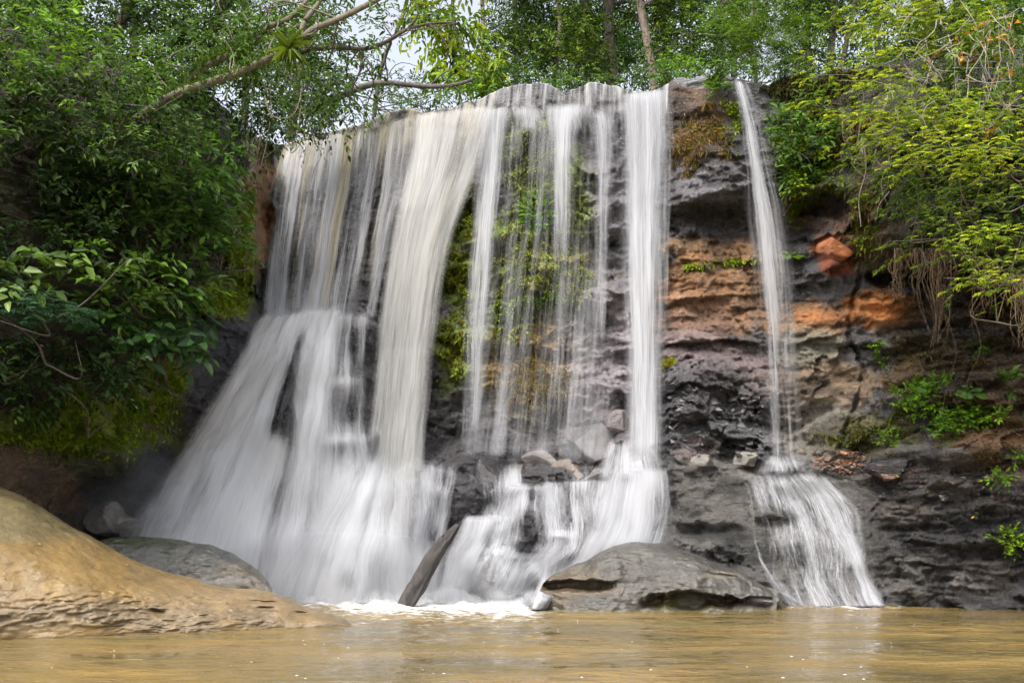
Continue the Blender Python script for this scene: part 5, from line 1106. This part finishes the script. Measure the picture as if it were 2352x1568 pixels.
shrub('shrub', 'leafy climber with scattered orange leaves at the top of the sunny bank', 'shrub', [(2200, 120, 90, 60, 17.9), (2300, 60, 90, 60, 17.8), (2320, 240, 60, 70, 17.2), (2260, 200, 60, 40, 17.5)], L=.14, ratio=.45, pal=[(.09, .16, .02), (.13, .21, .022), (.07, .12, .02), (.09, .16, .02), (.12, .18, .02), (.40, .17, .02)], dens=.42, twigs=.3, stemcol=(.34, .30, .25), group=GM, up=0, hang=.2)
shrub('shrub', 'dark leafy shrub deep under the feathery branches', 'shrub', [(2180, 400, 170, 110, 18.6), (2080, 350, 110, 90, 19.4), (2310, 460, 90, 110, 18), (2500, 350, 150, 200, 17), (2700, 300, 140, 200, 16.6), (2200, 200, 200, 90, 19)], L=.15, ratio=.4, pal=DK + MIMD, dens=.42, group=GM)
shrub('shrub', 'green leafy plants clinging to the ledge beside the slim waterfall', 'shrub', [(1810, 280, 50, 40), (1860, 250, 50, 40), (1850, 330, 60, 50), (1900, 310, 50, 50), (1830, 390, 46, 40), (1870, 420, 40, 30)], L=.17, ratio=.36, pal=MID + BRT[2:], off=.2, dens=.7, group=GM, dY=.25, spl=.35)

# bare pale twigs tangled over the sunny bank, and roots hanging from the overhang
tw = thing('bare_bush', 'leafless tangle of pale curving twigs on the sunny bank', 'bush', P(2200, 330, 17))
b = Bag()
for i in range(105):
    u, v = RG.uniform(2020, 2352), RG.uniform(20, 520)
    if RG.uniform() < .5: v = RG.uniform(60, 260)
    y = RG.uniform(16.2, 17.6); ln = RG.uniform(40, 130); a = RG.uniform(-2.4, -.5) if RG.uniform() < .6 else RG.uniform(.2, 2.6)
    pts = [(u, v)]
    for j in range(4):
        a += RG.normal() * .35; pts.append((pts[-1][0] + math.cos(a) * ln / 4, pts[-1][1] - math.sin(a) * ln / 4))
    tube(b, [P(q[0], q[1], y + RG.normal() * .05) for q in pts], RG.uniform(.006, .012), .004, (np.array((.27, .24, .20)) * RG.uniform(.6, 1.15)), 4, 14)
b.build('twig', M_BARK, tw)
GRT = 'roots hanging from the overhang'
def roots(label, u, v0, v1, wid, n, y, col=(.15, .10, .06), r=.011, clump=True):
    th = thing('hanging_root', label, 'root', P(u, v0, y), GRT); b = Bag()
    for i in range(n):
        a = RG.normal() * wid; ln = (v1 - v0) * RG.uniform(.12, 1.0) if i else (v1 - v0)
        dd = RG.normal() * .08; k = RG.normal(size=(3, 2)) * np.array([11, .08])
        tube(b, [P(u + a * .7, v0 - 20, y + dd), P(u + a + k[0, 0], v0 + ln * .3, y + dd + k[0, 1]), P(u + a * .75 + k[1, 0], v0 + ln * .65, y + dd + k[1, 1]), P(u + a * .5 + k[2, 0] * .6, v0 + ln, y + dd)], r * RG.uniform(.6, 1.3), r * .35, np.array(col) * RG.uniform(.55, 1.25), 4, 16)
    b.build('strand', M_BARK, th); return th
roots('thick matted beard of roots with a long thin tail', 2158, 590, 800, 19, 52, 18.6, r=.010)
roots('single hair thin root hanging far below the matted beard', 2172, 740, 960, 1.5, 3, 18.7, r=.007)
roots('small clump of roots beside the mossy bulge', 2063, 590, 690, 6, 22, 19.4, r=.012)
roots('wispy roots between the two thick beards', 2105, 590, 680, 12, 16, 19.2)
roots('long ragged roots at the outer end of the overhang', 2345, 650, 800, 14, 40, 17.4, col=(.24, .17, .10))
roots('thin straight root dangling over the dark shale', 2235, 640, 880, 2, 4, 18.4, r=.008)
roots('tuft of roots under the trailing sprays', 2270, 620, 720, 18, 26, 18.2)
roots('two pale twisting vines hanging before the dark overhang', 1982, 330, 520, 6, 4, 17.8, col=(.36, .32, .27), r=.017)
roots('pale forked vine in front of the shaded feathery shrub', 2045, 330, 470, 14, 5, 17.6, col=(.25, .20, .14), r=.022)
def vine(label, pts, r, col, name='vine'):
    b = Bag(); q = [P(*p) for p in pts]; th = thing(name, label, 'vine', q[0], 'vines dangling from the branches'); tube(b, q, r, r * .5, col, 5, 40, .2); b.build('stem', M_BARK, th)
vine('long pale vine dangling straight beside the earth pillar', [(610, 200, 21), (606, 260, 21), (598, 320, 21), (585, 380, 21)], .015, (.22, .17, .11))
vine('second dangling vine ending above the cream curtain', [(620, 190, 21), (622, 260, 21), (612, 330, 21), (596, 390, 21), (586, 402, 21)], .014, (.26, .20, .13))
vine('looping vine slung between two limbs', [(608, 220, 20), (620, 260, 20), (645, 272, 20), (675, 262, 20), (690, 220, 20), (692, 180, 20)], .014, (.24, .20, .14))
vine('thin twisted vine in front of the cream curtain', [(690, 250, 22), (684, 300, 22), (668, 350, 22), (690, 330, 22), (708, 270, 22)], .012, (.22, .19, .10))
vine('bare dark twig dangling before the cream streaks', [(712, 285, 22.5), (725, 330, 22.5), (738, 355, 22.5), (722, 390, 22.5), (716, 412, 22.5)], .010, (.05, .045, .04))

# --- moss, ferns and grasses on the rock
def moss_patch(name, label, zones, L, ratio, pal, per=1.0, hang=.4, up=.3, kind='stuff', mat=None, off=.0):
    lv = Leaves()
    for (u, v, ru, rv) in zones:
        n = int(per * ru * rv * .34); d = RG.normal(size=(n, 2)) * .5
        uu, vv = u + d[:, 0] * ru, v + d[:, 1] * rv; yy = depth(uu, vv); ok = yy < 60
        O = P(uu, vv, yy - off)[ok]
        kp = fbm(O * 1.7 + 5, 3) > -.22; O = O[kp]; n = len(O)
        pl = np.array(pal); c = pl[RG.integers(0, len(pl), n)] * (1 + RG.normal(size=(n, 1)) * .22) * (1 + .5 * fbm(O * 2.5, 2))[:, None]
        T = OUT * .7 + UP * (up - hang) + rnd(n, .5)
        Ls = L * RG.uniform(.5, 1.4, n)
        lv.add(O, T, UP + OUT * .5 + rnd(n, .4), Ls, Ls * ratio, np.clip(c, .01, .6), .45)
    return tag(lv.build(name, mat or M_MOSS), label, 'moss', kind=kind)
GMOSS = [(.16, .23, .016), (.20, .26, .016), (.11, .17, .015)]
moss_patch('moss', 'green moss carpeting the rim of the shaded bank', [(110, 985, 130, 36), (270, 935, 110, 40), (215, 1000, 150, 40), (380, 880, 50, 40), (360, 950, 50, 30)], .075, .5, GMOSS, 1.6)
moss_patch('moss', 'vivid yellow green moss on the edge of the bank beside the falling water', [(520, 690, 50, 36), (562, 600, 16, 100), (545, 560, 30, 70), (490, 715, 40, 14), (578, 480, 12, 60)], .08, .5, [(.22, .28, .014), (.17, .23, .014), (.13, .18, .016)], 2.2)  # blade colours made paler to make up for the shade here
moss_patch('moss', 'mossy cushions and ferns growing behind the drizzle', [(1225, 520, 60, 60), (1200, 610, 60, 60), (1170, 560, 24, 50), (1050, 640, 40, 60), (1050, 790, 40, 70), (1290, 560, 40, 70), (1255, 640, 90, 30), (1170, 640, 30, 60), (1230, 380, 70, 80), (1300, 470, 40, 70), (1060, 500, 30, 60), (1180, 760, 40, 50), (1320, 640, 30, 50)], .085, .5, [(.17, .23, .015), (.22, .25, .02), (.12, .18, .015), (.18, .14, .03)], 2.4)
moss_patch('moss', 'bright moss hanging along the bulge of rock', [(1205, 700, 30, 20), (1270, 680, 26, 14), (1160, 715, 26, 26), (1235, 690, 30, 14)], .10, .6, [(.15, .22, .012), (.12, .19, .012)], 3)
moss_patch('grass', 'dry brown grass matted on the cliff behind the drizzle', [(1225, 830, 80, 70), (1240, 900, 80, 50), (1180, 900, 40, 40), (1290, 880, 40, 40)], .13, .14, [(.24, .16, .05), (.19, .14, .03), (.16, .16, .02), (.28, .18, .07)], 1.2)
moss_patch('grass', 'dry orange grass tufts hanging on the wall by the tall column', [(1600, 310, 46, 40), (1640, 300, 34, 36), (1570, 350, 34, 36), (1630, 250, 10, 26), (1590, 390, 34, 20), (1668, 340, 10, 30)], .17, .09, [(.27, .17, .08), (.20, .13, .06), (.32, .21, .10), (.10, .12, .02)], 1.3, hang=.9)
moss_patch('moss', 'green moss beside the slim waterfall', [(1680, 280, 24, 40), (1665, 250, 30, 20), (1850, 330, 60, 90), (1800, 330, 26, 60), (1900, 400, 40, 60), (1985, 520, 30, 60), (1830, 470, 20, 50), (1590, 610, 60, 8), (1690, 600, 40, 8)], .10, .4, GMOSS, 1.0)
moss_patch('grass', 'brown rootlets and dead fern matted on the overhang', [(2000, 300, 60, 40), (1920, 260, 60, 40), (2090, 590, 60, 24), (2200, 620, 90, 20), (2300, 680, 60, 30), (1985, 470, 34, 90)], .20, .08, [(.16, .10, .05), (.10, .07, .03), (.09, .09, .02)], .9, hang=1.1)
moss_patch('grass', 'sparse brown litter and roots on the earthy slope', [(2200, 830, 140, 100), (2260, 980, 120, 50), (2080, 850, 70, 50), (2280, 1050, 90, 30)], .10, .10, [(.12, .075, .035), (.18, .11, .05), (.07, .05, .02), (.08, .08, .02)], .45, hang=.5)
moss_patch('grass', 'dark grass and roots trailing over the rim beside the slim waterfall', [(1840, 186, 60, 14), (1790, 200, 36, 12), (1940, 178, 80, 20), (1880, 215, 60, 20), (1640, 182, 14, 8)], .16, .16, [(.05, .075, .014), (.07, .055, .025), (.04, .06, .012), (.10, .075, .035)], 4.0, hang=1.0)
moss_patch('moss', 'thin moss on the lower rock beside the brown slope', [(2000, 990, 80, 36), (1930, 1000, 60, 40), (2040, 1000, 20, 40), (2060, 940, 50, 30)], .06, .5, [(.075, .10, .012), (.09, .085, .02)], .8)
def cushion(label, u, v, ru, rv, L, pal, n=240, ratio=.55, name='moss_cushion', cat='moss', up=.4):
    y = float(depth(np.array([u]), np.array([v]))[0]); lv = Leaves(); O, d = blob_pts(u, v, ru, rv, y - .1, n, .25)
    pl = np.array(pal); lv.add(O, d + OUT * .5 + UP * up + rnd(n, .3), UP + OUT * .5 + rnd(n, .3), L * RG.uniform(.6, 1.3, n), L * ratio, pl[RG.integers(0, len(pl), n)] * (1 + RG.normal(size=(n, 1)) * .2), .3)
    o = lv.build(name, M_LEAF); return tag(o, label, cat)
cushion('round cushion of yellow moss beside the foot of the tall column', 1536, 838, 18, 18, .07, [(.26, .25, .02), (.30, .27, .03), (.14, .17, .02)], 420)
cushion('leafy fern clump glowing green behind the broken white stream', 1240, 490, 40, 46, .22, [(.10, .20, .02), (.13, .24, .025)], 260, .4, 'fern_clump', 'fern')
cushion('small bright moss cushion on top of the rock bulge', 1266, 684, 34, 14, .09, [(.16, .25, .015), (.12, .20, .015)], 360)

GPL = 'small plants on the brown slope'
def plant(label, u, v, ru, rv, L, pal, n=30, ratio=.5, name='plant', cat='plant', spl=.22, k=6, group=GPL):
    y = float(depth(np.array([u]), np.array([v + rv * .6]))[0]); y = 20 if y > 60 else y
    th = thing(name, label, cat, P(u, v + rv, y), group); lv = Leaves(); b = Bag()
    O, d = blob_pts(u, v, ru, rv, y - .15, n, .3)
    sprays(lv, O, d * .6 + UP * .5 + OUT * .4 + rnd(n, .3), spl, k, L, ratio, pal)
    for i in range(min(n, 14)): tube(b, [P(u + RG.normal() * 5, v + rv, y), (O[i] + P(u, v + rv, y)) / 2 + rnd(1, .03)[0], O[i]], .008, .004, (.09, .10, .03), 4, 8)
    lv.build('foliage', M_LEAF, th); b.build('stem', M_BARK, th); return th
BP = [(.12, .24, .016), (.09, .18, .016), (.15, .28, .02)]
plant('wide patch of bright green seedlings on the brown slope', 2140, 915, 90, 44, .09, BP, 220)
plant('leafy cluster of seedlings at the lower edge of the bright patch', 2168, 985, 28, 30, .075, BP[:2], 70)
plant('bright seedlings trailing below the ferns', 2235, 950, 55, 32, .09, BP, 110)
plant('small weed with upright leaves by the crack', 2010, 795, 18, 10, .08, BP, 14)
plant('little green sprig under the orange rock face', 2018, 830, 14, 12, .07, BP, 12)
plant('lone leafy stem on the brown slope below the ragged roots', 2318, 885, 14, 26, .15, MID + BRT[:1], 9)
plant('tiny green weed near the ragged bank', 2296, 960, 16, 12, .10, BP, 10)
plant('scattered green seedlings below the mossy lower rock', 2050, 1010, 40, 16, .07, BP, 30)
plant('green seedlings high on the brown slope under the roots', 2260, 800, 50, 20, .08, MID, 30)
plant('lime green weed on the dark slope above the wet slabs', 2326, 1240, 40, 20, .075, [(.20, .32, .012), (.15, .26, .012)], 60)
plant('sprouting weed on the gravel bank', 2300, 1092, 22, 12, .08, BP, 24)
plant('tuft of weeds at the outer edge of the gravel bank', 2345, 1052, 24, 12, .09, BP, 26)
plant('yellow green hanging weed on the ledge by the dark recess', 1836, 425, 24, 30, .11, [(.20, .30, .015), (.15, .24, .015)], 36)
plant('long leaved plant high on the brown wall next to the slim waterfall', 1652, 205, 20, 26, .26, MID, 12, .22)
def fern(label, u, v, s, n=7, pal=BP, seed=0, hangz=.5):
    y = float(depth(np.array([u]), np.array([v]))[0]); y = 20 if y > 60 else y
    o = P(u, v, y - .08); th = thing('fern', label, 'fern', o, 'ferns on the rock'); rg = np.random.default_rng(seed); lv = Leaves(); b = Bag()
    for i in range(n):
        a = (i + rg.uniform(-.3, .3)) / n * 2 * np.pi; T = np.array([math.cos(a), -.7, .55 + .45 * math.sin(a)]); T /= np.linalg.norm(T)
        L = s * rg.uniform(.7, 1.1); t = np.linspace(.12, 1, 15); c = o + T * (L * t)[:, None] - UP * (hangz * L * t ** 2)[:, None]
        tube(b, np.vstack([o, c[::4], c[-1]]), .006, .003, (.10, .12, .03), 4, 10)
        Tt = nrm(np.gradient(c, axis=0)); Sd = nrm(np.cross(Tt, UP + OUT * .6)); w_ = L * .30 * np.sin(np.pi * (.12 + .86 * (1 - t) ** .8)) + .01
        for sg in (-1, 1):
            lv.add(c, Sd * sg + Tt * .45, UP + OUT * .8 + rg.normal(size=(15, 3)) * .1, w_, w_ * .34, np.array(pal)[i % len(pal)] * (1 + rg.normal(size=(15, 1)) * .08), .2)
    lv.build('frond', M_LEAF, th); b.build('stem', M_BARK, th)
fern('small bright fern alone on the bare wall beside the slim waterfall', 1812, 590, .34, 6, seed=1)
fern('large arching fern at the heart of the bright patch', 2180, 955, .44, 8, pal=[(.10, .22, .03), (.08, .18, .035)], seed=2)
fern('fern with long fronds at the top of the bright patch', 2222, 905, .40, 7, pal=[(.09, .18, .03), (.07, .15, .03)], seed=3)
fern('small fern close to the wide patch of seedlings', 2128, 895, .26, 6, pal=[(.10, .2, .04)], seed=4)
th = thing('bromeliad', 'rosette of strap leaves perched on the mossy leaning trunk', 'plant', P(664, 112, 16.5)); lv = Leaves(); n = 46
d = nrm(rnd(n) * np.array([1, .7, .8]) + UP * .3); lv.add(np.repeat(P(664, 112, 16.5)[None], n, 0) + d * .03, d, UP + OUT * .4 + rnd(n, .2), RG.uniform(.2, .42, n), .045, np.array([(.12, .17, .02), (.08, .13, .02)])[RG.integers(0, 2, n)], .5); lv.build('leaf', M_LEAF, th)

# foam flecks floating on the brown pool, and mist where the water lands
m, t_, out_ = new_mat('foam'); bs = nd(t_, 'ShaderNodeBsdfPrincipled'); bs.inputs['Base Color'].default_value = (.8, .8, .78, 1); bs.inputs['Roughness'].default_value = .6; t_.links.new(bs.outputs[0], out_.inputs[0])
b = Bag(); n = 190
for i in range(n):
    u = RG.uniform(0, 2352); v = 1400 + 170 * RG.uniform() ** .8
    if fbm(np.array([[u / 160., v / 40., 3.]]), 2)[0] < -.05 or RG.uniform() > np.interp(u, [0, 500, 900, 1300, 2352], [.15, .7, 1, .6, .35]): continue
    Yp = CAM_H * F / (v - V0); s = RG.uniform(.004, .014); a = np.arange(7) / 7 * 2 * np.pi
    c = P(u, v, Yp); c[2] = .018
    b.add(np.concatenate([c + np.stack([np.cos(a) * s * 1.5, np.sin(a) * s, a * 0], -1), [c + np.array([0, 0, s * .35])]]), np.array([[j, (j + 1) % 7, 7] for j in range(7)]), (.8, .8, .8))
tag(b.build('foam', m), 'white foam flecks floating on the brown pool', 'foam', kind='stuff')
